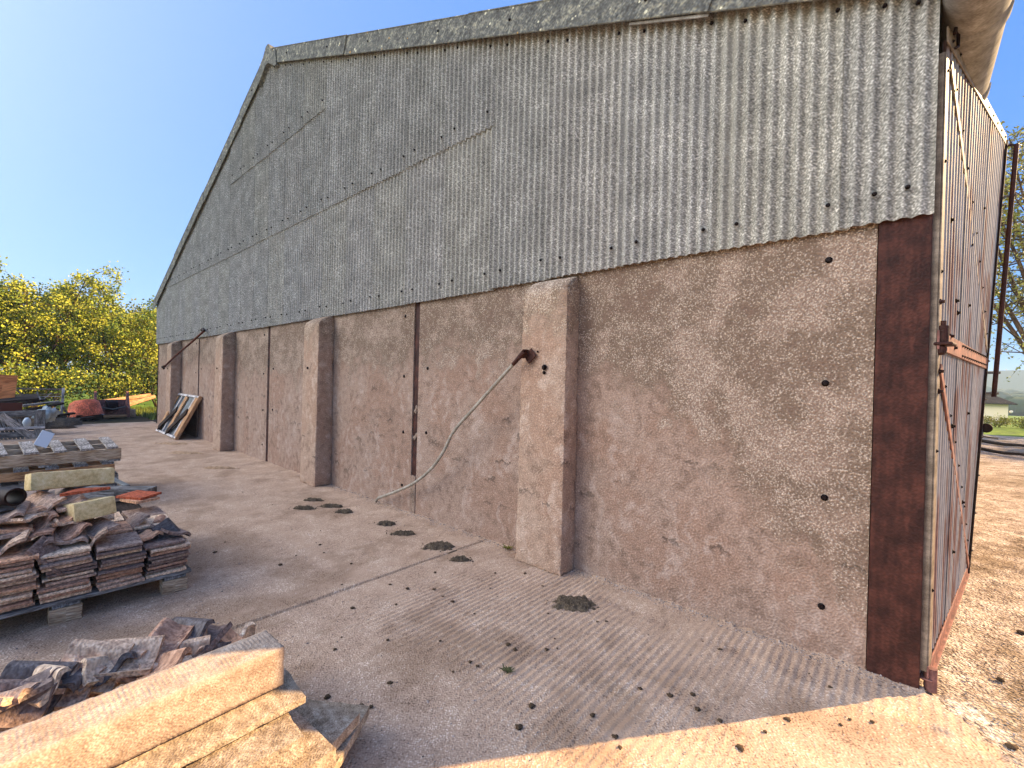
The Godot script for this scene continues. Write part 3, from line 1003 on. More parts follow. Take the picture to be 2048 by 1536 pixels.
func slab_piece(xa: float, xb: float, z1: float, dx: float, dz: float, last := false) -> ArrayMesh:
	var b := MB.new()
	var nx := int((xb - xa) / dx)
	var nz := int(z1 / dz)
	for r in nz + 1:
		for q in nx + 1:
			var z := z1 * r / nz - 0.02
			var x := lerpf(xa, xb, float(q) / nx)
			if last:
				x = minf(x, 0.03 + 0.85 * maxf(z, 0.0) + 0.04 * gn.get_noise_1d(z * 9.0))
			var h := slab_h(x, z)
			var e := 0.004
			var nn := Vector3(-(slab_h(x + e, z) - h) / e, 1, -(slab_h(x, z + 0.02) - h) / 0.02).normalized()
			if q == 0 or q == nx or r == nz or (last and x < lerpf(xa, xb, float(q) / nx) - 0.0001):
				h -= 0.035
			# old stains: damp grime and dust with ragged edges
			var s := gn.get_noise_2d(x * 0.9 + 7.0, z * 0.9) + 0.5 * gn.get_noise_2d(x * 4.0, z * 4.0) + 0.25 * gn.get_noise_2d(x * 14.0, z * 14.0)
			var f := smoothstep(-0.05, 0.5, s + 0.22 * smoothstep(-1.6, -3.4, x) * smoothstep(0.7, 2.2, z))
			var col := Color(1, 1, 1).lerp(Color(0.58, 0.53, 0.47), f * 0.58)
			var p := smoothstep(0.2, 0.55, gn2.get_noise_2d(x * 1.3, z * 2.0 + 9.0) + 0.3 * gn.get_noise_2d(x * 9.0, z * 9.0))
			col = col.lerp(Color(1.12, 1.12, 1.14), p * 0.6)
			b.vert(Vector3(x, h, z), nn, Vector2(x, z), col)
	b.grid(0, nx + 1, nz + 1)
	return b.mesh()

func build_ground() -> void:
	gn = noise(501, 1.0, 3)
	gn2 = noise(502, 1.0, 2)
	# land as one sheet out to the horizon, falling away behind the yard
	var b := MB.new()
	var xs := []
	var zs := []
	for k in 41:
		var t := (k - 20) / 20.0
		xs.append(signf(t) * pow(absf(t), 3.2) * 1100.0)
		zs.append(signf(t) * pow(absf(t), 3.2) * 1100.0)
	for z in zs:
		for x in xs:
			b.vert(Vector3(x, land(x, z), z), Vector3.UP, Vector2(x, z), Color(0.9, 1.0, 0.75))
	b.grid(0, xs.size(), zs.size())
	structure("ground", b.mesh(), M.grass, "green farmland falling away beyond the yard")
	# bare earth round the barn
	b = MB.new()
	var nx := 70
	var nz := 46
	for r in nz + 1:
		for q in nx + 1:
			var x := lerpf(-24.5, 9.0, float(q) / nx)
			var z := lerpf(-20.5, 9.0, float(r) / nz)
			b.vert(Vector3(x, -0.045 + 0.02 * gn.get_noise_2d(x, z), z), Vector3.UP, Vector2(x, z), Color.WHITE.lerp(Color(0.75, 0.85, 0.6), smoothstep(-0.2, 0.3, gn.get_noise_2d(x * 0.4, z * 0.4))))
	b.grid(0, nx + 1, nz + 1)
	structure("earth", b.mesh(), M.earth, "dark bare earth round the barn")
	# concrete slabs cast against the wall, with open joints between
	structure("concrete_slab", slab_piece(-3.02, 0.36, 5.2, 0.0072, 0.045, true), M.slab, "pinkish grooved concrete slab beside the steel corner post")
	structure("concrete_slab", slab_piece(-7.6, -3.035, 5.2, 0.0155, 0.05), M.slab, "dusty concrete slab strewn with dung beside the hanging rod")
	structure("concrete_slab", slab_piece(-12.2, -7.615, 5.2, 0.05, 0.07), M.slab, "concrete slab beside the middle buttresses")
	structure("concrete_slab", slab_piece(-17.6, -12.215, 5.2, 0.06, 0.08), M.slab, "farthest concrete slab by the leaning hurdle")
	# gritty yard in the sun
	for lay in 2:
		b = MB.new()
		var x0 := -0.6 if lay == 0 else -16.0
		var x1 := 2.9 if lay == 0 else 14.0
		var z0 := -7.0 if lay == 0 else -21.5
		var z1 := 1.6 if lay == 0 else 16.0
		var n1 := 116 if lay == 0 else 70
		var n2 := 280 if lay == 0 else 120
		for r in n2 + 1:
			for q in n1 + 1:
				var x := lerpf(x0, x1, float(q) / n1)
				var z := lerpf(z0, z1, float(r) / n2)
				var h := -0.014 + 0.012 * gn.get_noise_2d(x * 1.5, z * 1.5) + 0.008 * gn.get_noise_2d(x * 11.0, z * 6.0)
				if lay == 1: h = -0.035 + 0.012 * gn.get_noise_2d(x * 1.5, z * 1.5)
				var s := smoothstep(0.1, 0.5, gn2.get_noise_2d(x * 0.8 + 4.0, z * 0.45) + 0.5 * gn.get_noise_2d(x * 5.0, z * 3.0))
				b.vert(Vector3(x, h, z), Vector3.UP, Vector2(x, z), Color(1, 1, 1).lerp(Color(0.50, 0.45, 0.36), s * 0.8))
		b.grid(0, n1 + 1, n2 + 1)
		# smooth normals from the heights
		var w := n1 + 1
		for r in range(1, n2):
			for q in range(1, n1):
				var k := r * w + q
				b.n[k] = (b.v[k + w] - b.v[k - w]).cross(b.v[k + 1] - b.v[k - 1]).normalized()
		structure("yard", b.mesh(), M.yard, "sunlit gritty yard in front of the door" if lay == 0 else "sandy farmyard running back to the lawn")

func land(x: float, z: float) -> float:
	var d := maxf(0.0, -z - 22.0)
	var y := -0.09 - 1.9 * smoothstep(0.0, 55.0, d) - 4.2 * smoothstep(40.0, 260.0, d)
	if x < -26: y += 0.5 * smoothstep(26.0, 40.0, -x)
	return y

func build_dirt() -> void:
	# low heaps of dark dung and grit
	var heaps := [[1150, 1207, 0.19, 0.13, "widest dark dung patch, beside the nearest buttress", 3], [877, 1092, 0.17, 0.12, "ragged dark dung patch by the slab joint", 4], [920, 1118, 0.10, 0.045, "small oval dung patch next to a ragged one", 5],
		[805, 1067, 0.15, 0.055, "flat dung patch below the hanging rod", 6], [772, 1047, 0.12, 0.07, "dung patch right below the end of the rod", 7], [690, 1023, 0.12, 0.07, "dung patch left of the rod end", 8],
		[662, 1012, 0.17, 0.05, "long dung patch by the second buttress", 9], [608, 1016, 0.15, 0.05, "spread dung patch out from the second buttress", 10], [627, 1000, 0.14, 0.04, "thin dung patch in front of the second buttress", 11],
		[372, 906, 0.40, 0.12, "faint spread of dirt near the leaning hurdle", 12], [345, 887, 0.42, 0.13, "faint dirt patch at the foot of the hurdle", 13], [440, 936, 0.3, 0.06, "thin smear of dirt near the third buttress", 14]]
	for e in heaps:
		var c := GP(e[0], e[1], 0.01)
		var hn := noise(600 + e[5], 1.0, 3)
		var st := SurfaceTool.new()
		st.begin(Mesh.PRIMITIVE_TRIANGLES)
		st.set_smooth_group(1)
		var n := 30
		for r in n + 1:
			for q in n + 1:
				var u := q * 2.0 / n - 1.0
				var v := r * 2.0 / n - 1.0
				var d := sqrt(u * u + v * v)
				var lim := 0.78 + 0.4 * hn.get_noise_2d(u * 1.8, v * 1.8)
				var h := 0.022 * smoothstep(lim, lim - 0.3, d) * (1.0 + 1.1 * hn.get_noise_2d(u * 11.0, v * 11.0)) - 0.010 * smoothstep(lim - 0.12, lim + 0.05, d)
				st.set_uv(Vector2(u, v))
				st.add_vertex(Vector3(u * e[2], h, v * e[3]))
		for r in n:
			for q in n:
				var a := r * (n + 1) + q
				for k in [a, a + 1, a + n + 2, a, a + n + 2, a + n + 1]: st.add_index(k)
		st.generate_normals()
		var hm := single("dung_patch", st.commit(), M.dirt if e[5] < 12 else M.dust, xf(Vector3(c.x, 0.003, c.z), Vector3(0, 0.75, 0)), e[4] + " on the concrete", "dung", "dung patches along the wall")
		var cb := MB.new()
		for k in 110:
			var a := rng.randf() * TAU
			var rr := sqrt(rng.randf()) * 1.05
			if rng.randf() < 0.15: rr *= 1.5
			var o := Vector3(cos(a) * rr * e[2] * 0.72, 0.004 + 0.014 * maxf(0.0, 1.0 - rr), sin(a) * rr * e[3] * 0.72)
			var z := rng.randf_range(0.003, 0.011)
			var p1 := o + Vector3(z, 0, 0.2 * z).rotated(Vector3.UP, a * 3.0)
			var p2 := o + Vector3(-0.6 * z, 0.002, z * 0.8).rotated(Vector3.UP, a * 3.0)
			var p3 := o + Vector3(-0.5 * z, 0, -z).rotated(Vector3.UP, a * 3.0)
			var p4 := o + Vector3(0, z * 1.1, 0)
			cb.tri(p1, p4, p2); cb.tri(p2, p4, p3); cb.tri(p3, p4, p1)
		part(hm, "crumbs", cb.mesh(), M.dirt if e[5] < 12 else M.dust).set_meta("kind", "stuff")
	# scattered clods
	var cm := []
	for k in 5:
		cm.append(clod_mesh(40 + k, 0.4, 0.6, 6))
	var spots := [[684, 1170], [780, 1170], [815, 1178], [868, 1180], [705, 1217], [1050, 1148], [1195, 1145 + 100], [1085, 1138 + 35], [1343, 1145], [1213, 1244], [1093, 1300], [1016, 1290], [1030, 1300], [880, 1283], [775, 1281], [670, 1300], [780, 1367], [655, 1395], [742, 1415], [722, 1412], [1063, 1413], [1280, 1378], [1385, 1390], [1395, 1420], [1038, 1455], [1230, 1475], [1240, 1497], [1440, 1443], [1530, 1465], [1480, 1497], [1575, 1440], [1700, 1330 + 110], [1745, 1445], [1340, 1392], [1185, 1432], [940, 1325], [955, 1333], [1500, 1305], [1380, 1260], [1440, 1300], [905, 1204], [702, 1128], [870, 1146], [990, 1147], [560, 1130], [450, 1085], [430, 1105], [640, 1090], [545, 1010], [1620, 1350], [1660, 1375]]
	for s in 95:
		if s < spots.size():
			var c := GP(spots[s][0], spots[s][1])
			single("dirt_clod", cm[s % 5], M.clod, xf(Vector3(c.x, 0.004, c.z), Vector3(0, s * 1.7, 0), Vector3.ONE * rng.randf_range(0.014, 0.030)), "small dark clod of dirt dropped on the concrete", "clod", "dirt clods scattered on the concrete")
		else:
			var x := rng.randf_range(-6.5, -0.2)
			var z := absf(rng.randfn(0.5, 0.7)) + 0.25
			if x < -3.4 and z > 1.8: continue
			if x < -1.4 and z > 1.95: continue
			single("dirt_clod", cm[s % 5], M.clod, xf(Vector3(x, 0.003, z), Vector3(0, s * 1.7, 0), Vector3.ONE * rng.randf_range(0.006, 0.016)), "small dark clod of dirt dropped on the concrete", "clod", "dirt clods scattered on the concrete")
	# clods in the sunny yard
	for s in 40:
		var z := -rng.randf() * rng.randf() * 5.0 + 0.3
		var x := 0.25 - z * 0.16 + rng.randf() * 0.8
		single("yard_clod", cm[s % 5], M.clod, xf(Vector3(x, -0.008, z), Vector3(0, s * 1.3, 0), Vector3.ONE * rng.randf_range(0.02, 0.045)), "dark clod lying on the sunlit gritty yard", "clod", "clods on the sunlit yard")
	# pebbles and grit, far too many to count
	var mm := MultiMesh.new()
	mm.transform_format = MultiMesh.TRANSFORM_3D
	mm.use_colors = true
	mm.mesh = clod_mesh(91, 0.6, 0.25, 3)
	mm.instance_count = 9000
	for k in 9000:
		var x := rng.randf_range(-7.0, 0.0)
		var z := rng.randf_range(0.02, 3.0)
		if k % 3 == 0:
			z = 0.015 + absf(rng.randfn(0.0, 0.04))
		var y := slab_h(x, z)
		if k % 3 == 1:
			z = -rng.randf() * 5.5 + 0.5
			x = 0.12 - z * 0.15 + rng.randf() * 1.6
			if x < 0.03 + 0.85 * maxf(z, 0.0) : x += 0.4
			y = -0.008
		var s := rng.randf_range(0.004, 0.010) * (1.5 if rng.randf() < 0.1 else 1.0) * (1.25 if k % 3 == 0 else 1.0)
		mm.set_instance_transform(k, Transform3D(Basis.from_euler(Vector3(rng.randf(), rng.randf() * TAU, 0)).scaled(Vector3.ONE * s), Vector3(x, y, z)))
		var g := rng.randf_range(0.10, 0.55)
		mm.set_instance_color(k, Color(g, g * 0.80, g * 0.66))
	var mi := MultiMeshInstance3D.new()
	mi.name = "grit"
	mi.multimesh = mm
	var gm := mat(null, Color.WHITE, 1.0)
	gm.vertex_color_use_as_albedo = true
	mi.material_override = gm
	add_child(mi)
	mi.set_meta("kind", "stuff")
	tag(mi, "fine grit and small pebbles strewn over concrete and yard", "grit")
	# mossy tuft and leaf
	var lf := MB.new()
	for k in 26:
		var a := rng.randf() * TAU
		var l := rng.randf_range(0.012, 0.035)
		var d := Vector3(cos(a), rng.randf_range(0.05, 0.6), sin(a)) * l
		var s := Vector3(-sin(a), 0, cos(a)) * 0.005
		var o := Vector3(rng.randf_range(-0.02, 0.02), 0.002, rng.randf_range(-0.015, 0.015))
		lf.quad(o - s, o + s, o + d + s * 0.4, o + d - s * 0.4)
	var mg := mat(null, Color(0.33, 0.33, 0.20), 1.0)
	var c1 := GP(1015, 1343)
	single("moss_tuft", lf.mesh(), mg, xf(Vector3(c1.x, 0.004, c1.z)), "dry greenish tuft of moss lying on the grooved concrete", "moss")
	var c2 := GP(1020, 1080)
	single("weed", lf.mesh(), mat(null, Color(0.42, 0.40, 0.16), 1.0), xf(Vector3(-2.72, 0.012, 0.06), Vector3.ZERO, Vector3.ONE * 1.4), "tiny weed growing in the angle beside the nearest buttress", "weed")

# ---------------------------------------------------------------- things against the wall
func rod_mesh(pts: Array, r: float) -> ArrayMesh:
	var cv := Curve3D.new()
	for k in pts.size():
		var t: Vector3 = (pts[mini(k + 1, pts.size() - 1)] - pts[maxi(k - 1, 0)]) * 0.18
		cv.add_point(pts[k], -t, t)
	cv.bake_interval = 0.04
	var ps := []
	var rs := []
	for p in cv.get_baked_points():
		ps.append(p)
		rs.append(r)
	var b := MB.new()
	b.tube(ps, rs, 10)
	return b.mesh()

func build_rods() -> void:
	var o := thing("stay_rod", "bent grey steel rod hanging from a rusty bracket down to the ground", "rod")
	part(o, "shaft", rod_mesh([ZP(1028, 727, 0.255), ZP(985, 775, 0.24), ZP(945, 820, 0.22), ZP(907, 864, 0.20), ZP(886, 905, 0.18), ZP(860, 940, 0.16), ZP(828, 966, 0.14), ZP(797, 981, 0.11), ZP(768, 992, 0.09), ZP(757, 996, 0.085), ZP(752, 1003, 0.08)], 0.0155), M.rod)
	var b := MB.new()
	b.tube([ZP(1026, 729, 0.255), ZP(1040, 713, 0.255), ZP(1047, 704, 0.25)], [0.017, 0.02, 0.02], 8)
	part(o, "fork", b.mesh(), M.rust, Transform3D.IDENTITY, "rusty end of the rod")
	o = thing("stay_rod", "straight brown rod hooked under the sheets across the farthest buttress", "rod")
	part(o, "shaft", rod_mesh([ZP(408, 662, 0.14), ZP(380, 687, 0.2), ZP(352, 711, 0.25), ZP(330, 732, 0.27)], 0.022), mat(M.rust.albedo_texture, Color(1.3, 1.25, 1.15), 0.8))
	b = MB.new()
	b.tube([ZP(408, 662, 0.14), ZP(406, 658, 0.10), ZP(403, 660, 0.06)], [0.03, 0.03, 0.03], 6)
	b.tube([ZP(330, 732, 0.27), ZP(326, 734, 0.27), ZP(328, 738, 0.245)], [0.035, 0.04, 0.03], 6)
	part(o, "hook", b.mesh(), M.dark_steel)

func build_hurdle() -> void:
	# wooden hurdle backed with sheeting, leaning on the wall
	var o := thing("hurdle", "white edged timber hurdle with two diagonal braces leaning on the far wall", "hurdle")
	var bl := Vector3(-14.50, 0.0, 0.40)
	var br := Vector3(-12.45, 0.0, 0.42)
	var up := Vector3(0.22, 0.98, -0.40)
	var rt := br - bl
	var nn := rt.cross(up).normalized()
	var Q := func(u: float, v: float, w: float) -> Vector3: return bl + rt * u + up * v + nn * w
	var bar := func(called: String, u0: float, v0: float, u1: float, v1: float, wd: float, th: float, w: float, m: Material) -> void:
		var p: Vector3 = Q.call(u0, v0, w)
		var q: Vector3 = Q.call(u1, v1, w)
		var x := (q - p).normalized()
		var y := nn.cross(x).normalized()
		part(o, called, boxmesh(Vector3((q - p).length(), wd, th), 0.004), m, Transform3D(Basis(x, y, x.cross(y)), (p + q) * 0.5))
	var tr := mat(M.gutter.albedo_texture, Color(0.80, 0.86, 0.92), 0.5)
	bar.call("backing_sheet", 0.02, 0.5, 0.98, 0.5, 0.98, 0.006, 0.0, tr)
	bar.call("top_rail", 0.0, 0.975, 1.0, 0.975, 0.05, 0.05, 0.03, M.wood_pale)
	bar.call("bottom_rail", 0.0, 0.03, 1.0, 0.03, 0.05, 0.05, 0.03, M.wood_pale)
	for u in [0.055, 0.50, 0.93]:
		bar.call("upright", u, 0.06, u, 0.945, 0.20, 0.04, 0.028, M.wood_warm)
	for u in [0.27, 0.83]:
		bar.call("batten", u, 0.06, u, 0.945, 0.06, 0.03, 0.022, M.wood_pale)
	bar.call("brace", 0.09, 0.10, 0.44, 0.62, 0.15, 0.035, 0.066, M.wood_dark)
	bar.call("brace", 0.55, 0.08, 0.90, 0.62, 0.15, 0.035, 0.066, M.wood_dark)
	bar.call("end_rail", 1.0, 0.0, 1.0, 1.0, 0.06, 0.07, 0.02, M.wood_warm)

# ---------------------------------------------------------------- tiles, blocks, slabs
func pantile(len := 0.33, wid := 0.24, th := 0.015, amp := 0.026) -> ArrayMesh:
	var b := MB.new()
	var n := 14
	var f := []
	for lay in 2:
		f.append(b.v.size())
		for r in 2:
			for q in n + 1:
				var u := float(q) / n
				var y := amp * (sin(u * TAU * 0.86 + 0.5) + 0.25 * sin(u * TAU * 1.7))
				var dy := amp * (cos(u * TAU * 0.86 + 0.5) * TAU * 0.86 + 0.25 * TAU * 1.7 * cos(u * TAU * 1.7)) / wid
				b.vert(Vector3((r - 0.5) * len, y - lay * th, (u - 0.5) * wid), Vector3(0, 1, -dy).normalized() * (1 if lay == 0 else -1), Vector2(r * len, u * wid))
		b.grid(b.v.size() - 2 * (n + 1), n + 1, 2, lay == 0)
	for q in n:
		for r in 2:
			var a := b.v[f[0] + r * (n + 1) + q]
			var c := b.v[f[0] + r * (n + 1) + q + 1]
			var d := b.v[f[1] + r * (n + 1) + q]
			var e := b.v[f[1] + r * (n + 1) + q + 1]
			if r == 1: b.quad(d, a, c, e, Vector2(0.02, 0.02))
			else: b.quad(e, c, a, d, Vector2(0.02, 0.02))
	for q in [0, n]:
		var a := b.v[f[0] + q]
		var c := b.v[f[0] + (n + 1) + q]
		var d := b.v[f[1] + q]
		var e := b.v[f[1] + (n + 1) + q]
		if q == 0: b.quad(a, c, e, d, Vector2(0.3, 0.02))
		else: b.quad(d, e, c, a, Vector2(0.3, 0.02))
	return b.mesh()

func pallet(at: Vector3, lx: float, lz: float, h: float, label: String, boards: int, m: Material, mb: Material, tall := false, skew := 0.0) -> Node3D:
	# bearers run along z, boards across; origin at the front corner (largest x, smallest z)
	var o := thing("pallet", label, "pallet", at)
	var t := 0.022
	if tall:
		for k in 3:
			var x: float = [-0.03, -lx * 0.5, -lx + 0.03][k]
			part(o, "bearer", stone(Vector3(0.05, h - t * 2, lz), 0.06, 0.003, 0.004, 20 + k), mb, xf(Vector3(x, h * 0.5, lz * 0.5)))
		for k in boards:
			var z := lerpf(0.06, lz - 0.06, float(k) / (boards - 1))
			part(o, "deck_board", boxmesh(Vector3(lx + 0.03, t, 0.10 + 0.01 * (k % 2)), 0.002), m, xf(Vector3(-lx * 0.5 + 0.01 * (k % 3), h - t * 0.5 + 0.0005, z), Vector3(0, skew * (k - 2), 0)))
		for k in 3:
			part(o, "base_board", boxmesh(Vector3(lx, t, 0.10), 0.002), m, xf(Vector3(-lx * 0.5, t * 0.5 - 0.0005, lerpf(0.06, lz - 0.06, k * 0.5))))
	else:
		for k in 5:
			part(o, "deck_board", boxmesh(Vector3(0.12, t, lz), 0.003), m, xf(Vector3(lerpf(-0.06, -lx + 0.06, k / 4.0), h - t * 0.5, lz * 0.5)))
		for k in 3:
			var z := lerpf(0.09, lz - 0.10, k * 0.5)
			part(o, "cross_board", boxmesh(Vector3(lx, t * 0.9, 0.12), 0.003), m, xf(Vector3(-lx * 0.5, h - t * 1.46, z)))
			for j in 3:
				part(o, "foot_block", stone(Vector3(0.10, h - t * 1.95, 0.145), 0.03, 0.003, 0.005, 30 + k * 3 + j), mb, xf(Vector3(lerpf(-0.05, -lx + 0.05, j * 0.5), (h - t * 1.95) * 0.5, z)))
	return o

# a block known by three corners of its front face
func front_block(tl: Vector3, tr: Vector3, bl: Vector3, depth: float, sd: int, worn := 0.006) -> Array:
	var x := (tl - tr).normalized()
	var y := (tl - bl)
	y = (y - x * y.dot(x)).normalized()
	var z := x.cross(y)
	var s := Vector3((tl - tr).length(), (tl - bl).length(), depth)
	return [stone(s, 0.022, 0.0022, worn, sd), Transform3D(Basis(x, y, z), (tr + bl) * 0.5 - z * depth * 0.5 * signf(z.dot(Vector3.RIGHT)))]

func build_tiles() -> void:
	pallet(Vector3(-3.80, 0, 2.16), 1.05, 1.25, 0.135, "weathered pallet on square blocks under the stacked clay tiles", 5, M.wood_grey, M.wood)
	var tm := []
	for k in 6:
		tm.append(stone(Vector3(0.30, 0.019, 0.222), 0.022, 0.0030, 0.0035, 200 + k))
	var rows := [[0, 0], [-0.34, 1], [-0.67, 2]]
	var where := ["at the pallet corner over a square foot block", "second from the pallet corner", "third from the pallet corner", "fourth from the pallet corner", "fifth from the pallet corner"]
	var idx := 0
	for rw in rows:
		for s in 5:
			var n: int = [9, 11, 12, 13, 13][s] if rw[1] == 0 else 11
			for k in n:
				var z := 2.285 + 0.243 * s + rng.randf_range(-0.009, 0.009) + (0.012 if (k / 4) % 2 == 0 else -0.008)
				var x: float = -3.955 + rw[0] + rng.randf_range(-0.022, 0.022)
				idx += 1
				var c: StandardMaterial3D = M.clay[rng.randi_range(0, 6)] if rng.randf() < 0.8 else M.clay[5]
				single("flat_tile", tm[idx % 6], c, xf(Vector3(x, 0.1475 + k * 0.0232, z), Vector3(rng.randf_range(-0.008, 0.008), rng.randf_range(-0.05, 0.05) + (PI if idx % 2 == 0 else 0.0), rng.randf_range(-0.008, 0.008))),
					"flat clay tile in the front stack %s" % where[s] if rw[1] == 0 else "flat clay tile in the stacks behind the front row", "roof tile", "flat tiles stacked on the pallet")
	# heap of pantiles thrown on top
	var pm := [pantile(0.27, 0.15, 0.017, 0.017), pantile(0.25, 0.14, 0.017, 0.019), pantile(0.22, 0.16, 0.018, 0.012), pantile(0.16, 0.13, 0.018, 0.017)]
	var tone := ["buff", "orange", "dull grey", "pinkish", "blackish", "pale lichened", "brown red"]
	for lay in 9:
		for k in 17:
			var z := 2.22 + 0.066 * k + rng.randf_range(-0.03, 0.03)
			var back := k % 2
			var x := -3.99 - 0.05 * lay - rng.randf() * 0.06 - 0.30 * back
			var top: float = [0.356, 0.402, 0.426, 0.449, 0.449][clampi(int((z - 2.165) / 0.243), 0, 4)]
			var full := 0.40 + 0.25 * smoothstep(2.42, 2.78, z)
			var y := top + 0.028 + lay * 0.034 + rng.randf_range(-0.006, 0.008)
			if y > full: continue
			if z > 2.40 and z < 2.74 and x > -4.5 and y > 0.50: continue
			var ci := rng.randi_range(0, 6)
			var m: StandardMaterial3D = M.clay[ci]
			var say: String = tone[ci] + " clay"
			if rng.randf() < 0.16:
				m = M.slate[rng.randi_range(0, 2)]
				say = "blue grey glazed"
			var wild := 0.5 if rng.randf() < 0.7 else 1.1
			single("pantile", pm[rng.randi_range(0, 3)], m, xf(Vector3(x, y, z), Vector3(rng.randf_range(-0.55, 0.55) + (PI if rng.randf() < 0.45 else 0.0), rng.randf_range(-0.6, 0.6) * wild + 0.1, rng.randf_range(-0.12, 0.10))),
				"curved %s pantile on the heap above the flat tile stacks" % say, "roof tile", "pantiles heaped on the pallet")
	# pieces that stand out on the heap
	single("flat_tile", stone(Vector3(0.26, 0.022, 0.17), 0.03, 0.002, 0.003, 231), M.clay_red, xf(GP(278, 990, 0.50) + Vector3(0, 0, 0), Vector3(0.05, 0.5, 0.02)), "smooth red brown tile lying level on top at the heap's end", "roof tile")
	single("flat_tile", stone(Vector3(0.24, 0.022, 0.17), 0.03, 0.002, 0.003, 232), M.clay[1], xf(GP(280, 998, 0.475), Vector3(0.0, 0.3, 0.03)), "orange brown tile under the smooth red one", "roof tile")
	single("pantile", pm[0], M.slate[2], xf(GP(335, 1060, 0.39), Vector3(0.2, 0.5, -0.8), Vector3(0.55, 1, 0.8)), "dark glazed tile with white splashes leaning off the corner stack", "roof tile")
	single("pantile", pm[2], M.clay[4], xf(GP(105, 1104, 0.40) + Vector3(0.05, 0, 0), Vector3(0.2, 1.2, -0.9)), "dark broken tile hanging down between two stacks", "roof tile")
	single("pantile", pm[1], M.slate[0], xf(GP(110, 995, 0.62), Vector3(-0.4, 0.25, -0.25)), "blue grey glazed pantile under the long yellow block", "roof tile")
	single("clay_pipe", _pipe(), M.dark_steel, xf(XP(8, 993, -4.25), Vector3(0.1, 0.5, 0.05)), "short dark pipe end lying on the tile heap", "pipe")
	# yellow stone blocks
	var a := front_block(XP(61, 946, -4.32), XP(230.5, 934, -4.36), XP(60, 982, -4.30), 0.22, 61)
	var ba := single("stone_block", a[0], M.block, a[1], "long pale yellow stone block with faint marks on its top", "block")
	var ink := mat(null, Color(0.34, 0.33, 0.27), 1.0)
	var tf: Transform3D = a[1]
	var top_y: float = (XP(61, 946, -4.32) - XP(60, 982, -4.30)).length() * 0.5
	for k in 11:
		if k == 5: continue
		var s := 1.0 if tf.basis.y.y > 0 else -1.0
		part(ba, "stencil_mark", boxmesh(Vector3(0.012 + 0.006 * (k % 3), 0.0012, 0.016 + 0.008 * (k % 2)), 0.0002), ink, xf(Vector3(-0.10 + 0.024 * k, s * (top_y + 0.002), 0.01 * (k % 2)), Vector3(0, 0.3 * (k % 3), 0)))
	var bb := front_block(XP(147, 1008, -4.02), XP(232, 991, -4.06), XP(149, 1045, -4.00), 0.30, 62)
	single("stone_block", bb[0], M.block, bb[1], "short square yellow stone block with a red tile shard on it", "block")
	var sh := MB.new()
	sh.box(Transform3D.IDENTITY, Vector3(0.012, 0.018, 0.25), 0.002)
	sh.tri(Vector3(-0.006, 0.009, -0.125), Vector3(-0.006, 0.009, 0.125), Vector3(-0.09, 0.016, 0.02))
	sh.tri(Vector3(-0.006, -0.009, 0.125), Vector3(-0.006, -0.009, -0.125), Vector3(-0.09, -0.002, 0.02))
	single("tile_shard", sh.mesh(), M.clay_red, xf(XP(172, 983, -4.16) + Vector3(0, 0.0, 0), Vector3(0, 0.15, 0.05)), "thin red broken tile shard on the square yellow block", "tile shard")

func _pipe() -> ArrayMesh:
	var b := MB.new()
	var n := 16
	for lay in 2:
		var first := b.v.size()
		var r := 0.055 - lay * 0.012
		for e in 2:
			for q in n + 1:
				var a := TAU * q / n
				b.vert(Vector3(0.10 - e * 0.2, r * cos(a), r * sin(a)), Vector3(0, cos(a), sin(a)) * (1 if lay == 0 else -1), Vector2(e, q * 0.1))
		b.grid(first, n + 1, 2, lay == 1)
	for q in n:
		b.quad(b.v[q], b.v[q + 1], b.v[q + 1 + 2 * (n + 1)], b.v[q + 2 * (n + 1)])
	return b.mesh()

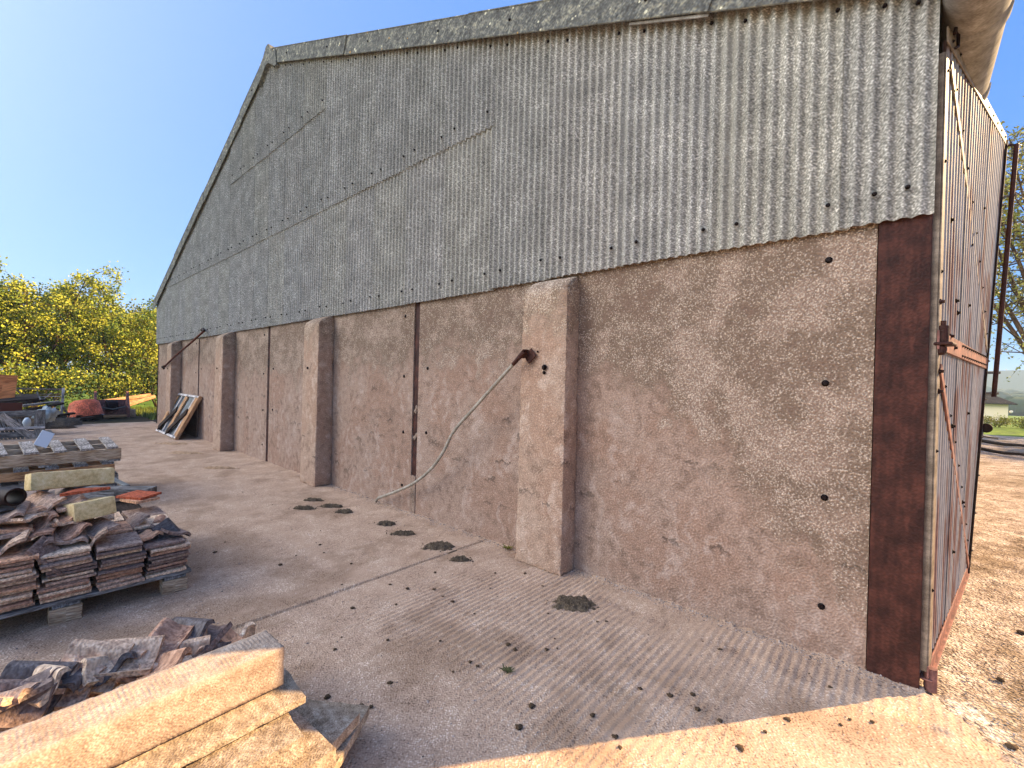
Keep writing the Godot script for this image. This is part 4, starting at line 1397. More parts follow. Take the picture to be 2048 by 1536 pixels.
func build_slabs() -> void:
	# dressed sandstone lintel, tooled top, nearest the camera's left
	var tooled := func(p: Vector3) -> Vector3:
		if p.y > 0.055 and absf(p.x) < 0.062:
			p.y += 0.0026 * sin(p.z * TAU / 0.0125) * smoothstep(0.06, 0.045, absf(p.x + 0.008))
		if p.y > 0.05 and p.z < -0.42:
			p.y -= 0.02 * smoothstep(-0.42, -0.5, p.z) * smoothstep(0.0, -0.08, p.x)
			p.z += 0.09 * smoothstep(-0.45, -0.5, p.z) * smoothstep(0.06, -0.09, p.x)
		return p
	var lint := MB.new()
	single("stone_lintel", _fine(Vector3(0.165, 0.138, 1.02), tooled), M.sand, xf(Vector3(-1.812, 0.451, 2.875), Vector3(0, 0.03, 0)), "long tooled sandstone lintel lying on top of the slab stack", "stone")
	# moulded slab below: hollow worked along its front
	var hollow := func(p: Vector3) -> Vector3:
		if p.x > 0.05:
			var f := (p.x - 0.05) / 0.13
			p.y = -0.025 + (p.y + 0.025) * (1.0 - 0.50 * sin(minf(f, 1.0) * PI * 0.5))
		return p
	single("moulded_slab", stone(Vector3(0.36, 0.050, 0.95), 0.016, 0.0008, 0.0025, 72, hollow), M.flag, xf(Vector3(-1.84, 0.354, 2.795), Vector3(0, 0.02, 0)), "moulded stone slab with a hollow edge under the lintel", "stone")
	single("stone_slab", stone(Vector3(0.44, 0.085, 0.30), 0.018, 0.0008, 0.0025, 73), M.flag, xf(Vector3(-1.77, 0.273, 2.515), Vector3(0, -0.06, 0)), "thick cracked stone slab under the moulded one's end", "stone")
	single("stone_slab", stone(Vector3(0.44, 0.085, 0.55), 0.02, 0.0008, 0.0025, 74), M.flag, xf(Vector3(-1.80, 0.273, 2.965), Vector3(0, 0.02, 0)), "thick stone slab left of a narrow gap under the moulded one", "stone")
	single("stone_slab", stone(Vector3(0.52, 0.05, 0.78), 0.02, 0.0008, 0.0025, 75), M.flag, xf(Vector3(-1.76, 0.197, 2.68), Vector3(0, 0.07, 0)), "wide flagstone in the middle of the slab stack", "stone")
	single("stone_slab", stone(Vector3(0.46, 0.044, 0.60), 0.02, 0.0010, 0.003, 76), M.flag, xf(Vector3(-1.77, 0.146, 2.46), Vector3(0, 0.42, 0)), "tilted flagstone poking out below the stack", "stone")
	single("stone_slab", stone(Vector3(0.56, 0.044, 0.62), 0.02, 0.0010, 0.003, 77), M.flag, xf(Vector3(-1.80, 0.094, 2.42), Vector3(0, 0.62, 0)), "pale flagstone whose corner juts out over the concrete", "stone")
	single("stone_slab", stone(Vector3(0.50, 0.066, 0.62), 0.03, 0.006, 0.012, 78), M.flag, xf(Vector3(-1.98, 0.034, 2.62), Vector3(0, 0.1, 0)), "lowest flagstone of the slab stack on the ground", "stone")
	# rough slab behind the lintel with frayed sacking
	single("stone_slab", stone(Vector3(0.34, 0.05, 0.80), 0.022, 0.006, 0.012, 79), M.flag, xf(Vector3(-2.03, 0.296, 3.02), Vector3(0, -0.08, 0.10)), "rough stone slab tucked behind the lintel", "stone")
	single("stone_slab", stone(Vector3(0.40, 0.24, 0.9), 0.04, 0.008, 0.012, 80), M.flag, xf(Vector3(-2.22, 0.13, 2.93), Vector3(0, 0.03, 0)), "squat block of stone behind the slab stack", "stone")
	# pantiles laid against it
	var pm := [pantile(0.19, 0.155, 0.022, 0.020), pantile(0.20, 0.13, 0.022, 0.022), pantile(0.11, 0.13, 0.022, 0.020)]
	var put := [[255, 1308, 0.43, 0.15, 1.1, -0.10, 0, 0, "greyish ridged pantile with a nail hole, lying against the stone stack"], [325, 1283, 0.42, 0.0, 2.4, 0.25, 1, 6, "rusty brown pantile lying crosswise by the stone stack"],
		[362, 1268, 0.40, 0.3, 0.5, 0.1, 0, 2, "dark slate blue tile with a slot, top of the pile by the slabs"], [402, 1283, 0.37, -0.5, 2.2, 0.2, 1, 4, "dark tile with a pale chipped edge by the slabs"],
		[185, 1330, 0.42, 0.7, 0.8, -0.3, 0, 0, "black and pink broken tile standing on edge by the slabs"], [120, 1365, 0.40, 0.4, 1.0, -0.15, 0, 3, "pinkish pantile beside the frayed slab"],
		[60, 1372, 0.42, 0.5, 0.9, -0.2, 0, 2, "dark blue pantile leaning beside the pinkish one"], [20, 1405, 0.42, 0.5, 0.9, -0.2, 1, 4, "dark pantile at the outer end of the pile"],
		[330, 1325, 0.40, -0.1, 0.6, 0.3, 2, 1, "short grey tile stub wedged behind the lintel"], [300, 1298, 0.38, 0.2, 2.0, 0.0, 1, 2, "dark tile under the rusty brown pantile"],
		[385, 1310, 0.36, 0.6, 1.2, 0.0, 2, 0, "pale tile stub next to the chipped one"], [450, 1285, 0.28, 0.1, 1.9, 0.4, 2, 1, "blue grey tile fragment low behind the lintel"], [480, 1280, 0.24, 0.2, 0.2, 1.2, 2, 5, "pale tile fragment on end behind the lintel's tip"]]
	for e in put:
		var p := GP(e[0], e[1], e[2])
		var m: StandardMaterial3D = M.clay[e[7]] if e[7] >= 0 else M.clay[6]
		if e[7] == 2: m = M.slate[0]
		single("pantile", pm[e[6]], m, xf(p, Vector3(e[3], e[4], e[5])), e[8], "roof tile", "pantiles beside the slab stack")
	var shard := [pantile(0.12, 0.11, 0.020, 0.016), pantile(0.15, 0.09, 0.018, 0.012), pantile(0.09, 0.12, 0.020, 0.018)]
	for k in 22:
		var p := GP(14 + k * 19.5 + rng.randf_range(-8, 8), 1398 - k * 5.2 + rng.randf_range(-26, 2), 0.455 - 0.0045 * k)
		var sl := k % 5 == 1
		single("tile_shard", shard[k % 3], M.slate[k % 3] if sl else M.clay[[3, 0, 2, 5, 4, 3, 6][k % 7]], xf(p, Vector3(rng.randf_range(-0.7, 0.7), rng.randf() * TAU, rng.randf_range(-0.5, 0.5))),
			("broken slate blue tile piece" if sl else "broken pinkish grey tile piece") + " on the pile behind the lintel", "tile shard", "broken tile pieces behind the lintel")
	for k in 14:
		single("pantile", pm[k % 3], M.clay[k % 7], xf(Vector3(-2.18 - 0.22 * (k % 2), 0.05 + 0.045 * (k / 2), 2.46 + 0.30 * (k % 3)), Vector3(0.1 * (k % 3 - 1), 1.4 + 0.4 * sin(k * 2.0), 0.05)), "clay pantile low in the pile behind the slab stack", "roof tile", "buried pantiles behind the slab stack")

func _fine(s: Vector3, warp: Callable) -> ArrayMesh:
	# long block with a finely tooled top: many rows along z
	var b := stone(s, 0.016, 0.0010, 0.003, 71)
	var st := SurfaceTool.new()
	st.begin(Mesh.PRIMITIVE_TRIANGLES)
	st.set_smooth_group(1)
	var nz := 360
	var nx := 12
	var nn := noise(717, 1.0, 3)
	for r in nz + 1:
		for q in nx + 1:
			var x := lerpf(-0.5, 0.5, float(q) / nx) * (s.x - 0.012)
			var z := lerpf(-0.5, 0.5, float(r) / nz) * (s.z - 0.012)
			var k := smoothstep(0.5, 0.38, absf(float(q) / nx - 0.5))
			var y := s.y * 0.5 + 0.0015 * k + 0.0011 * sin(z * TAU / 0.0128 + 0.6 * nn.get_noise_2d(x * 9.0, z * 3.0)) * k * clampf(0.7 + nn.get_noise_2d(x * 8.0, z * 5.0), 0.0, 1.0) + 0.0035 * nn.get_noise_2d(x * 12.0, z * 12.0) - (1.0 - k) * 0.004
			st.set_uv(Vector2(z, x))
			st.add_vertex(Vector3(x, y, z))
	for r in nz:
		for q in nx:
			var a := r * (nx + 1) + q
			for k in [a, a + 1, a + nx + 2, a, a + nx + 2, a + nx + 1]: st.add_index(k)
	st.append_from(b, 0, Transform3D.IDENTITY)
	st.generate_normals()
	return st.commit()

# ---------------------------------------------------------------- yard clutter
func build_clutter() -> void:
	# pallets behind the tiles
	var z0 := XP(244, 894, -7.0).z
	pallet(Vector3(-7.0, 0.0, z0 + 0.05), 1.1, 1.25, 0.16, "lowest grey pallet of the stack behind the tiles", 6, M.wood_dark, M.wood_grey, true)
	pallet(Vector3(-7.02, 0.161, z0 + 0.02), 1.1, 1.25, 0.15, "second grey pallet of the stack behind the tiles", 6, M.wood_grey, M.wood_grey, true)
	pallet(Vector3(-6.98, 0.312, z0 + 0.06), 1.1, 1.25, 0.14, "third pallet of the stack, just below the top one", 6, M.wood_grey, M.wood_warm, true)
	pallet(Vector3(-7.0, 0.453, z0), 1.1, 1.25, 0.172, "top pallet of the stack with thick pale bearers and spaced boards", 6, M.wood_slat, M.wood, true, 0.02)
	var wb := MB.new()
	var p0 := XP(68, 893, -7.20)
	var p1 := XP(92, 896, -7.16)
	var up := XP(86, 864, -7.36) - p0
	var rt := p1 - p0
	rt = XP(108, 875, -7.34) - XP(86, 864, -7.36)
	var c := p0 + up * 0.5 + rt * 0.5
	c.y = 0.627 + (absf(up.y) + absf(rt.y)) * 0.5
	var bx := up.normalized()
	var bz := bx.cross(rt).normalized()
	wb.box(Transform3D(Basis(bx, bz.cross(bx), bz), c), Vector3(up.length(), rt.length(), 0.012), 0.002)
	single("offcut_board", wb.mesh(), mat(null, Color(0.84, 0.84, 0.83), 0.6), Transform3D.IDENTITY, "small pale bluish board propped up on the top pallet", "board")
	# a metal strip and old boards beside the tile pallet
	single("metal_strip", boxmesh(Vector3(0.5, 0.012, 0.05), 0.002), M.galv, along(GP(232, 966, 0.42) + Vector3(-0.3, 0, 0), GP(268, 984, 0.42) + Vector3(-0.3, 0, 0)), "bright metal strip sticking out beyond the yellow blocks", "metal strip")
	single("plank", boxmesh(Vector3(0.55, 0.09, 0.12), 0.004), M.wood_grey, along(GP(214, 985, 0.44), GP(262, 985, 0.44)), "grey timber offcut behind the square yellow block", "plank")
	single("plank", boxmesh(Vector3(0.5, 0.36, 0.4), 0.01), M.wood_dark, xf(Vector3(-5.02, 0.18, 2.45)), "dark timber box behind the tile pallet", "box")
	# old timber gate
	var g := thing("timber_gate", "old grey timber gate with diagonal boards standing behind the pallets", "gate")
	var gx := -14.45
	var T := func(px: float, py: float) -> Vector3: return XP(px, py, gx)
	var bar := func(called: String, a: Vector3, b: Vector3, wd: float, th: float, m: Material, dx := 0.0) -> void:
		part(g, called, boxmesh(Vector3((b - a).length(), wd, th), 0.004), m, along(a + Vector3(dx, 0, 0), b + Vector3(dx, 0, 0), Vector3(1, 0.001, 0).cross(b - a).normalized()))
	var zl := 3.6
	var post: Vector3 = T.call(80, 820)
	bar.call("post", Vector3(gx, 0.0, post.z), Vector3(gx, post.y, post.z), 0.17, 0.05, M.wood_grey)
	bar.call("rail", Vector3(gx + 0.001, T.call(0, 830).y, zl), Vector3(gx, T.call(70, 826).y, post.z + 0.09), 0.12, 0.04, M.wood_grey)
	bar.call("rail", Vector3(gx, T.call(0, 858).y, zl), Vector3(gx, T.call(88, 854).y, post.z - 0.08), 0.05, 0.03, M.wood_pale, 0.045)
	bar.call("rail", Vector3(gx, 0.09, zl), Vector3(gx, 0.09, post.z + 0.09), 0.12, 0.04, M.wood_grey)
	bar.call("brace", T.call(0, 829), T.call(68, 878), 0.14, 0.03, M.wood_slat, 0.036)
	for k in 7:
		bar.call("slat", T.call(-16 + k * 9, 838), T.call(6 + k * 8.5, 884), 0.045, 0.02, M.wood_grey, -0.03)
	bar.call("slat", T.call(15, 834), T.call(35, 855), 0.05, 0.02, M.wood_slat, -0.032)
	# plywood, boxes and dark sheets behind it
	var px := -16.6
	var bd := func(called: String, label: String, cat: String, pts: Array, x0: float, x1: float, th: float, m: Material) -> void:
		# a board given by four pixels (bottom left, bottom right, top right, top left) between two distances
		var a := XP(pts[0][0], pts[0][1], x0)
		var b := XP(pts[1][0], pts[1][1], x0)
		var d := XP(pts[2][0], pts[2][1], x1)
		var e := XP(pts[3][0], pts[3][1], x1)
		var nn := (b - a).cross(e - a).normalized() * th
		var mb := MB.new()
		mb.quad(a, b, d, e, Vector2((b - a).length(), (e - a).length()))
		mb.quad(b - nn, a - nn, e - nn, d - nn, Vector2((b - a).length(), (e - a).length()))
		mb.quad(a - nn, b - nn, b, a, Vector2(1, th)); mb.quad(e, d, d - nn, e - nn, Vector2(1, th))
		mb.quad(b, b - nn, d - nn, d, Vector2(th, 1)); mb.quad(a - nn, a, e, e - nn, Vector2(th, 1))
		single(called, mb.mesh(), m, Transform3D.IDENTITY, label, cat)
	bd.call("plywood_sheet", "orange plywood sheet leaning on the junk heap", "board", [[-60, 812], [29, 796], [36, 751], [-60, 746]], -16.0, -16.25, 0.03, mat(M.wood_warm.albedo_texture, Color(1.15, 0.82, 0.60), 0.8, null, 0.6))
	bd.call("panel", "dark grey flat panel sloping over the junk heap", "board", [[-40, 806], [78, 796], [73, 787], [-40, 800]], -15.6, -16.3, 0.06, M.wood_dark)
	bd.call("crate", "red brown box side below the dark panel", "box", [[-40, 826], [45, 825], [45, 806], [-40, 806]], -15.5, -15.5, 0.3, mat(null, Color(0.36, 0.20, 0.15), 0.8))
	# metal bed frame of rails
	var f := thing("bedstead", "rusty pale bedstead of metal rails standing in the junk heap", "bedstead")
	var fx := -18.2
	var rail := func(called: String, a: Vector2, b: Vector2, r: float, m: Material, dx := 0.0) -> void:
		var mb := MB.new()
		mb.box(along(XP(a.x, a.y, fx + dx), XP(b.x, b.y, fx + dx)), Vector3((XP(a.x, a.y, fx) - XP(b.x, b.y, fx)).length(), r, r), 0.004)
		part(f, called, mb.mesh(), m)
	rail.call("rail", Vector2(20, 777), Vector2(125, 779), 0.045, M.pale_steel)
	rail.call("post", Vector2(127, 776), Vector2(122, 840), 0.06, M.wood_pale)
	rail.call("rail", Vector2(20, 790), Vector2(122, 788), 0.025, M.pale_steel)
	rail.call("rail", Vector2(70, 793), Vector2(122, 793), 0.02, M.wood_pale)
	rail.call("rail", Vector2(78, 798), Vector2(122, 798), 0.02, M.wood_grey)
	rail.call("rail", Vector2(32, 780), Vector2(48, 791), 0.03, M.pale_steel, 0.04)
	rail.call("brace", Vector2(126, 814), Vector2(139, 833), 0.05, M.pale_steel, 0.04)
	rail.call("brace", Vector2(74, 784), Vector2(82, 802), 0.03, M.wood_pale, 0.05)
	rail.call("brace", Vector2(88, 797), Vector2(104, 785), 0.02, M.wood_pale, 0.06)
	rail.call("post", Vector2(22, 777), Vector2(20, 850), 0.05, M.wood_grey)
	# heap of dark timbers under the sheets
	var sp := [[45, 822, 128, 806, "dark plank low in the junk heap"], [40, 812, 120, 803, "weathered plank across the junk heap"], [60, 838, 150, 826, "dark board lying before the frame"], [88, 846, 190, 834, "long dark board on the ground before the heap"], [92, 840, 160, 838, "thin board lying on the ground by the white bag"], [50, 830, 118, 818, "dark timber in the middle of the heap"], [44, 806, 92, 798, "short dark plank under the sloping panel"]]
	var kk := 0
	for s in sp:
		var xx: float = -17.3 - 0.12 * kk if kk not in [2, 3, 4] else -17.6
		single("plank", boxmesh(Vector3((XP(s[0], s[1], xx) - XP(s[2], s[3], xx)).length(), 0.05, 0.2), 0.004), M.wood_dark if kk % 3 != 1 else M.wood_grey, along(XP(s[0], s[1], xx), XP(s[2], s[3], xx - 0.25)), s[4], "plank", "timbers of the junk heap")
		kk += 1
	var hp := MB.new()
	single("rubble_heap", clod_mesh(77, 0.30, 0.30, 14), M.dirt, xf(Vector3(-17.6, 0.0, 2.6), Vector3(0, 0.3, 0), Vector3(2.2, 2.4, 2.0)), "dark mound of rubbish under the junk heap", "heap")
	# upturned orange wheelbarrow tub
	var tub := MB.new()
	var tc := GP(151, 822)
	var n := 18
	for r in 7:
		for q in n + 1:
			var a := TAU * q / n
			var t := r / 6.0
			var k: float = [1.08, 1.0, 0.96, 0.9, 0.8, 0.55, 0.0][r]
			var h: float = [0.0, 0.01, 0.16, 0.34, 0.48, 0.56, 0.58][r]
			tub.vert(Vector3(0.36 * k * cos(a), h, 0.46 * k * sin(a) * (1.0 + 0.12 * sin(a))), Vector3(cos(a), 0.3 + t, sin(a)).normalized(), Vector2(q, r) * 0.1)
	tub.grid(0, n + 1, 7)
	var orange := mat(M.yard.albedo_texture, Color(1.2, 0.66, 0.50), 0.6, null, 0.8)
	var tb := thing("wheelbarrow_tub", "upturned orange wheelbarrow tub by the metal frame", "wheelbarrow", Vector3(-19.3, 0.0, tc.z + 0.05), 0.1)
	part(tb, "tub", tub.mesh(), orange, xf(Vector3(0, 0.14, 0), Vector3(0.12, 0, 0), Vector3(0.9, 0.85, 0.9)))
	var tl := MB.new()
	tl.box(xf(Vector3(0.05, 0.08, 0)), Vector3(0.5, 0.16, 0.62), 0.02)
	part(tb, "support", tl.mesh(), M.wood_dark)
	# long poles behind
	for s in [[172, 808, 300, 790, "long pole lying behind the orange tub"], [168, 812, 296, 799, "brown timber lying below the long pole"], [238, 815, 308, 793, "pale pole sticking out beyond the rusty bucket"], [175, 818, 250, 808, "low weathered timber beside the rusty bucket"]]:
		single("timber_pole", boxmesh(Vector3((XP(s[0], s[1], -21.0) - XP(s[2], s[3], -22.5)).length(), 0.13, 0.13), 0.02), M.wood_warm if s[0] != 175 else M.wood_grey, along(XP(s[0], s[1], -21.0), XP(s[2], s[3], -22.5)), s[4], "pole", "long poles behind the junk")
	# rusty digger bucket
	var bk := thing("digger_bucket", "rusty open digger bucket standing by the grass", "bucket", GP(222, 834))
	for s in [-1.0, 1.0]:
		var mb := MB.new()
		var pr := [Vector2(-0.30, 0.0), Vector2(0.36, 0.0), Vector2(0.42, 0.30), Vector2(0.18, 0.62), Vector2(0.05, 0.86), Vector2(-0.04, 0.80), Vector2(-0.06, 0.5), Vector2(-0.26, 0.40)]
		var cc := Vector2(0.08, 0.3)
		for j in pr.size():
			var p: Vector2 = pr[j]
			var q: Vector2 = pr[(j + 1) % pr.size()]
			var zz: float = s * 0.40
			mb.tri(Vector3(cc.x, cc.y, zz + 0.03), Vector3(p.x, p.y, zz + 0.03), Vector3(q.x, q.y, zz + 0.03))
			mb.tri(Vector3(cc.x, cc.y, zz - 0.03), Vector3(q.x, q.y, zz - 0.03), Vector3(p.x, p.y, zz - 0.03))
			mb.quad(Vector3(p.x, p.y, zz - 0.03), Vector3(q.x, q.y, zz - 0.03), Vector3(q.x, q.y, zz + 0.03), Vector3(p.x, p.y, zz + 0.03))
		part(bk, "side_plate", mb.mesh(), M.rust_plate)
	part(bk, "back_plate", boxmesh(Vector3(0.05, 0.55, 0.78), 0.01), M.rust_plate, xf(Vector3(-0.12, 0.30, 0), Vector3(0, 0, 0.15)))
	part(bk, "base_plate", boxmesh(Vector3(0.6, 0.05, 0.78), 0.01), M.wood_warm, xf(Vector3(0.05, 0.05, 0)))
	var cy := MB.new()
	cy.cyl(Vector3(0.1, 0.40, -0.15), Vector3(0.1, 0.40, 0.15), 0.17, 14)
	part(bk, "roller", cy.mesh(), M.dark_steel)
	cy = MB.new()
	cy.tube([Vector3(0.3, 0.36, -0.35), Vector3(0.36, 0.28, 0.0), Vector3(0.3, 0.36, 0.35)], [0.018, 0.018, 0.018], 6)
	part(bk, "bar", cy.mesh(), M.galv)
	single("wood_block", boxmesh(Vector3(0.2, 0.24, 0.34), 0.01), M.wood, xf(GP(258, 832) + Vector3(0, 0.115, 0)), "small pale wooden block on the grass edge", "block")
	# white plastic sheet, crumpled
	var bagm := clod_mesh(55, 0.42, 0.55, 12)
	single("plastic_bag", bagm, mat(null, Color(0.82, 0.86, 0.90), 0.5), xf(GP(174, 838) + Vector3(0, 0.08, 0), Vector3(0, 0.4, 0.1), Vector3(0.5, 0.55, 0.62)), "crumpled white plastic sheet on the ground before the junk", "plastic")
	single("plastic_bag", bagm, mat(null, Color(0.66, 0.69, 0.68), 0.4), xf(XP(92, 830, -15.3), Vector3(0.5, 1.4, 0.1), Vector3(0.38, 0.7, 0.38)), "bulging clear plastic bag beside the timber gate", "plastic")
	single("plastic_bottle", clod_mesh(56, 1.2, 0.15, 8), mat(null, Color(0.74, 0.78, 0.79), 0.4), xf(XP(54, 846, -14.9), Vector3.ZERO, Vector3(0.14, 0.2, 0.14)), "small bluish plastic container behind the timber gate", "container")
	single("rubbish_board", boxmesh(Vector3(0.6, 0.06, 1.3), 0.01), M.wood_grey, xf(Vector3(-15.3, 0.03, 2.9)), "grey board lying flat behind the gate", "board")

# ---------------------------------------------------------------- plants
func leafy(called: String, label: String, cat: String, at: Vector3, h: float, rad: float, stems: int, twigs: int, leaves: int, lsize: float, cols: Array, sd: int, group: String, trunk_r := 0.05, low := 0.12, spread := 0.55, bare := 0.0) -> Node3D:
	var rg := RandomNumberGenerator.new()
	rg.seed = sd
	var o := thing(called, label, cat, at, 0.0, group)
	var w := MB.new()
	var lf := MB.new()
	var lv := PackedVector3Array()
	for s in stems:
		var az := TAU * (s + rg.randf_range(-0.3, 0.3)) / stems
		var reach := rad * rg.randf_range(0.45, 1.0) * spread * 1.6
		var hh := h * rg.randf_range(0.72, 1.0) * (1.0 - 0.28 * pow(reach / (rad * 0.9), 2))
		var p0 := Vector3(cos(az), 0, sin(az)) * (0.05 + trunk_r) * (0.0 if stems < 3 else 1.0)
		var p3 := Vector3(cos(az) * reach, hh, sin(az) * reach)
		var p1 := p0 + Vector3(cos(az) * reach * 0.15, hh * 0.35, sin(az) * reach * 0.15) + Vector3(rg.randfn(), 0, rg.randfn()) * 0.12
		var p2 := p0.lerp(p3, 0.68) + Vector3(rg.randfn(), rg.randfn() * 0.4, rg.randfn()) * 0.2
		var ps := []
		var rs := []
		for k in 8:
			var t := k / 7.0
			ps.append(p0.bezier_interpolate(p1, p2, p3, t))
			rs.append(trunk_r * lerpf(1.0, 0.12, t))
		w.tube(ps, rs, 6, Color.WHITE, false)
		for k in twigs:
			var t := low + (1.0 - low) * sqrt((k + rg.randf()) / twigs)
			var q0: Vector3 = p0.bezier_interpolate(p1, p2, p3, minf(t, 0.99))
			var a2 := rg.randf() * TAU
			var l := rad * rg.randf_range(0.22, 0.62) * (1.25 - 0.6 * t)
			var dv := Vector3(cos(a2), rg.randf_range(-0.25, 0.75), sin(a2)).normalized() * l
			var q2 := q0 + dv
			q2.y = maxf(q2.y, 0.12)
			var q1 := q0.lerp(q2, 0.5) + Vector3(rg.randfn(), rg.randfn() + 0.4, rg.randfn()) * l * 0.12
			w.tube([q0, q1, q2], [trunk_r * 0.30 * (1.1 - t * 0.6), trunk_r * 0.2 * (1.1 - t * 0.6), trunk_r * 0.06], 4, Color.WHITE, false)
			# finer sprays, each with a clump of leaves
			for j in 4:
				var f := 0.35 + 0.65 * (j + rg.randf()) / 4.0
				var r0 := q0.lerp(q1, f * 2.0) if f < 0.5 else q1.lerp(q2, f * 2.0 - 1.0)
				var e := Vector3(rg.randfn(), rg.randfn() * 0.8 + 0.25, rg.randfn()).normalized() * l * rg.randf_range(0.18, 0.5)
				w.tube([r0, r0 + e], [trunk_r * 0.07 + 0.003, 0.002], 3, Color.WHITE, false)
				if rg.randf() < bare: continue
				var tint: Color = cols[rg.randi_range(0, cols.size() - 1)]
				for q in leaves:
					var pos := r0 + e * rg.randf_range(0.1, 1.15) + Vector3(rg.randfn(), rg.randfn(), rg.randfn()) * lsize * 0.95
					if pos.y < 0.05: continue
					var d1 := Vector3(rg.randfn(), rg.randfn(), rg.randfn()).normalized()
					var d2 := d1.cross(Vector3(rg.randfn(), rg.randfn(), rg.randfn())).normalized()
					var sz := lsize * rg.randf_range(0.6, 1.25)
					d1 *= sz
					d2 *= sz * 0.32
					var nn := d2.cross(d1).normalized()
					var cc := tint * rg.randf_range(0.75, 1.25)
					var k0 := lf.v.size()
					var mid := pos + d1 * 0.5 + nn * sz * 0.07
					lf.v.append_array(PackedVector3Array([pos, mid + d2, pos + d1, mid - d2]))
					lf.n.append_array(PackedVector3Array([nn, nn, nn, nn]))
					lf.t.append_array(PackedVector2Array([Vector2.ZERO, Vector2.ONE, Vector2.ONE, Vector2.ZERO]))
					lf.c.append_array(PackedColorArray([cc, cc, cc, cc]))
					lf.i.append_array(PackedInt32Array([k0, k0 + 2, k0 + 1, k0, k0 + 3, k0 + 2]))
	part(o, "trunk", w.mesh(), M.bark)
	if lf.v.size() > 0:
		part(o, "crown", lf.mesh(), M.leaf)
	return o

func build_plants() -> void:
	M.leaf = mat(null, Color.WHITE, 0.6)
	M.leaf.vertex_color_use_as_albedo = true
	M.leaf.cull_mode = BaseMaterial3D.CULL_DISABLED
	M.leaf.backlight = Color(0.55, 0.55, 0.3)
	var yel := [Color(0.31, 0.34, 0.035), Color(0.38, 0.38, 0.04), Color(0.24, 0.29, 0.035), Color(0.14, 0.20, 0.03), Color(0.34, 0.36, 0.05)]
	var olive := [Color(0.16, 0.17, 0.04), Color(0.20, 0.20, 0.055), Color(0.13, 0.15, 0.04)]
	var dark := [Color(0.05, 0.10, 0.02), Color(0.09, 0.14, 0.03), Color(0.16, 0.19, 0.03)]
	var g := "spring hedge trees beyond the barn"
	leafy("sallow_tree", "tall yellow green tree behind the junk heap and metal frame", "tree", Vector3(-25.2, -0.05, 2.3), 6.1, 3.0, 11, 20, 30, 0.10, yel, 11, g, 0.07)
	leafy("sallow_tree", "yellow green tree beside the barn's far corner", "tree", Vector3(-24.9, -0.05, 0.0), 5.3, 2.6, 11, 20, 30, 0.095, yel, 12, g, 0.06)
	leafy("sallow_tree", "yellow tree at the outer end of the hedge by the plywood", "tree", Vector3(-24.6, -0.05, 4.6), 6.2, 2.8, 9, 18, 28, 0.105, yel, 13, g, 0.07)
	leafy("field_tree", "greyer olive tree standing back behind the barn's eaves", "tree", Vector3(-33.5, 0.0, -2.6), 6.8, 3.6, 10, 18, 26, 0.14, olive, 14, g, 0.09)
	leafy("field_tree", "olive tree filling the gap behind the yellow trees", "tree", Vector3(-31.0, 0.0, 1.6), 5.8, 3.4, 10, 18, 26, 0.13, olive, 15, g, 0.09)
	leafy("field_tree", "olive tree behind the outer yellow tree", "tree", Vector3(-31.0, 0.0, 6.4), 6.0, 3.4, 8, 13, 14, 0.13, olive, 16, g, 0.09)
	leafy("bramble_bush", "low leafy bush growing behind the orange tub", "bush", Vector3(-23.0, -0.05, 1.9), 1.9, 1.3, 9, 10, 10, 0.09, yel + dark, 17, g, 0.025, 0.05)
	leafy("bramble_bush", "low green bush growing behind the rusty bucket", "bush", Vector3(-23.2, -0.05, 0.2), 1.8, 1.3, 9, 10, 10, 0.09, dark + yel, 18, g, 0.025, 0.05)
	leafy("bramble_bush", "dark green bush against the barn's far corner", "bush", Vector3(-23.6, -0.05, -1.3), 2.2, 1.4, 9, 10, 10, 0.09, dark, 19, g, 0.025, 0.05)
	leafy("bramble_bush", "low bush growing behind the plywood sheet", "bush", Vector3(-22.8, -0.05, 3.4), 1.8, 1.2, 8, 9, 10, 0.09, dark + yel, 20, g, 0.025, 0.05)
	# grass by the hedge
	var b := MB.new()
	for k in 9000:
		var x := rng.randf_range(-23.8, -18.6)
		var z := rng.randf_range(-1.6, 3.4)
		if x > -19.8 + 0.9 * (z + 0.9) * -1.0 and z > -0.2: continue
		var l := rng.randf_range(0.06, 0.26)
		var a := rng.randf() * TAU
		var d := Vector3(cos(a) * 0.35, 1, sin(a) * 0.35) * l
		var s := Vector3(-sin(a), 0, cos(a)) * 0.012
		var o := Vector3(x, -0.05, z)
		var col := Color(0.13, 0.16, 0.025) * rng.randf_range(0.6, 1.6)
		var nn := Vector3(-cos(a), 0.6, -sin(a)).normalized()
		var i0 := b.vert(o - s, nn, Vector2.ZERO, col)
		b.vert(o + s, nn, Vector2.ZERO, col); b.vert(o + d, nn, Vector2.ZERO, col)
		b.i.append_array(PackedInt32Array([i0, i0 + 2, i0 + 1]))
	var gi := MeshInstance3D.new()
	gi.name = "grass"
	gi.mesh = b.mesh()
	gi.material_override = M.leaf
	add_child(gi)
	gi.set_meta("kind", "stuff")
	tag(gi, "rough green grass along the foot of the hedge", "grass")
	# big tree right of the yard
	var oak := [Color(0.36, 0.33, 0.06), Color(0.26, 0.28, 0.06), Color(0.34, 0.32, 0.07)]
	leafy("oak_tree", "tall spring tree with many bare branches beyond the door", "tree", Vector3(4.7, -0.1, -24.0), 15.5, 5.6, 15, 32, 20, 0.12, oak, 31, "", 0.12, 0.22, 0.62, 0.1)
	leafy("ash_tree", "bare tree farther along the yard behind the spring tree", "tree", Vector3(11.5, -0.4, -36.0), 14.0, 6.0, 7, 16, 5, 0.14, oak, 32, "", 0.16, 0.2, 0.6, 0.5)

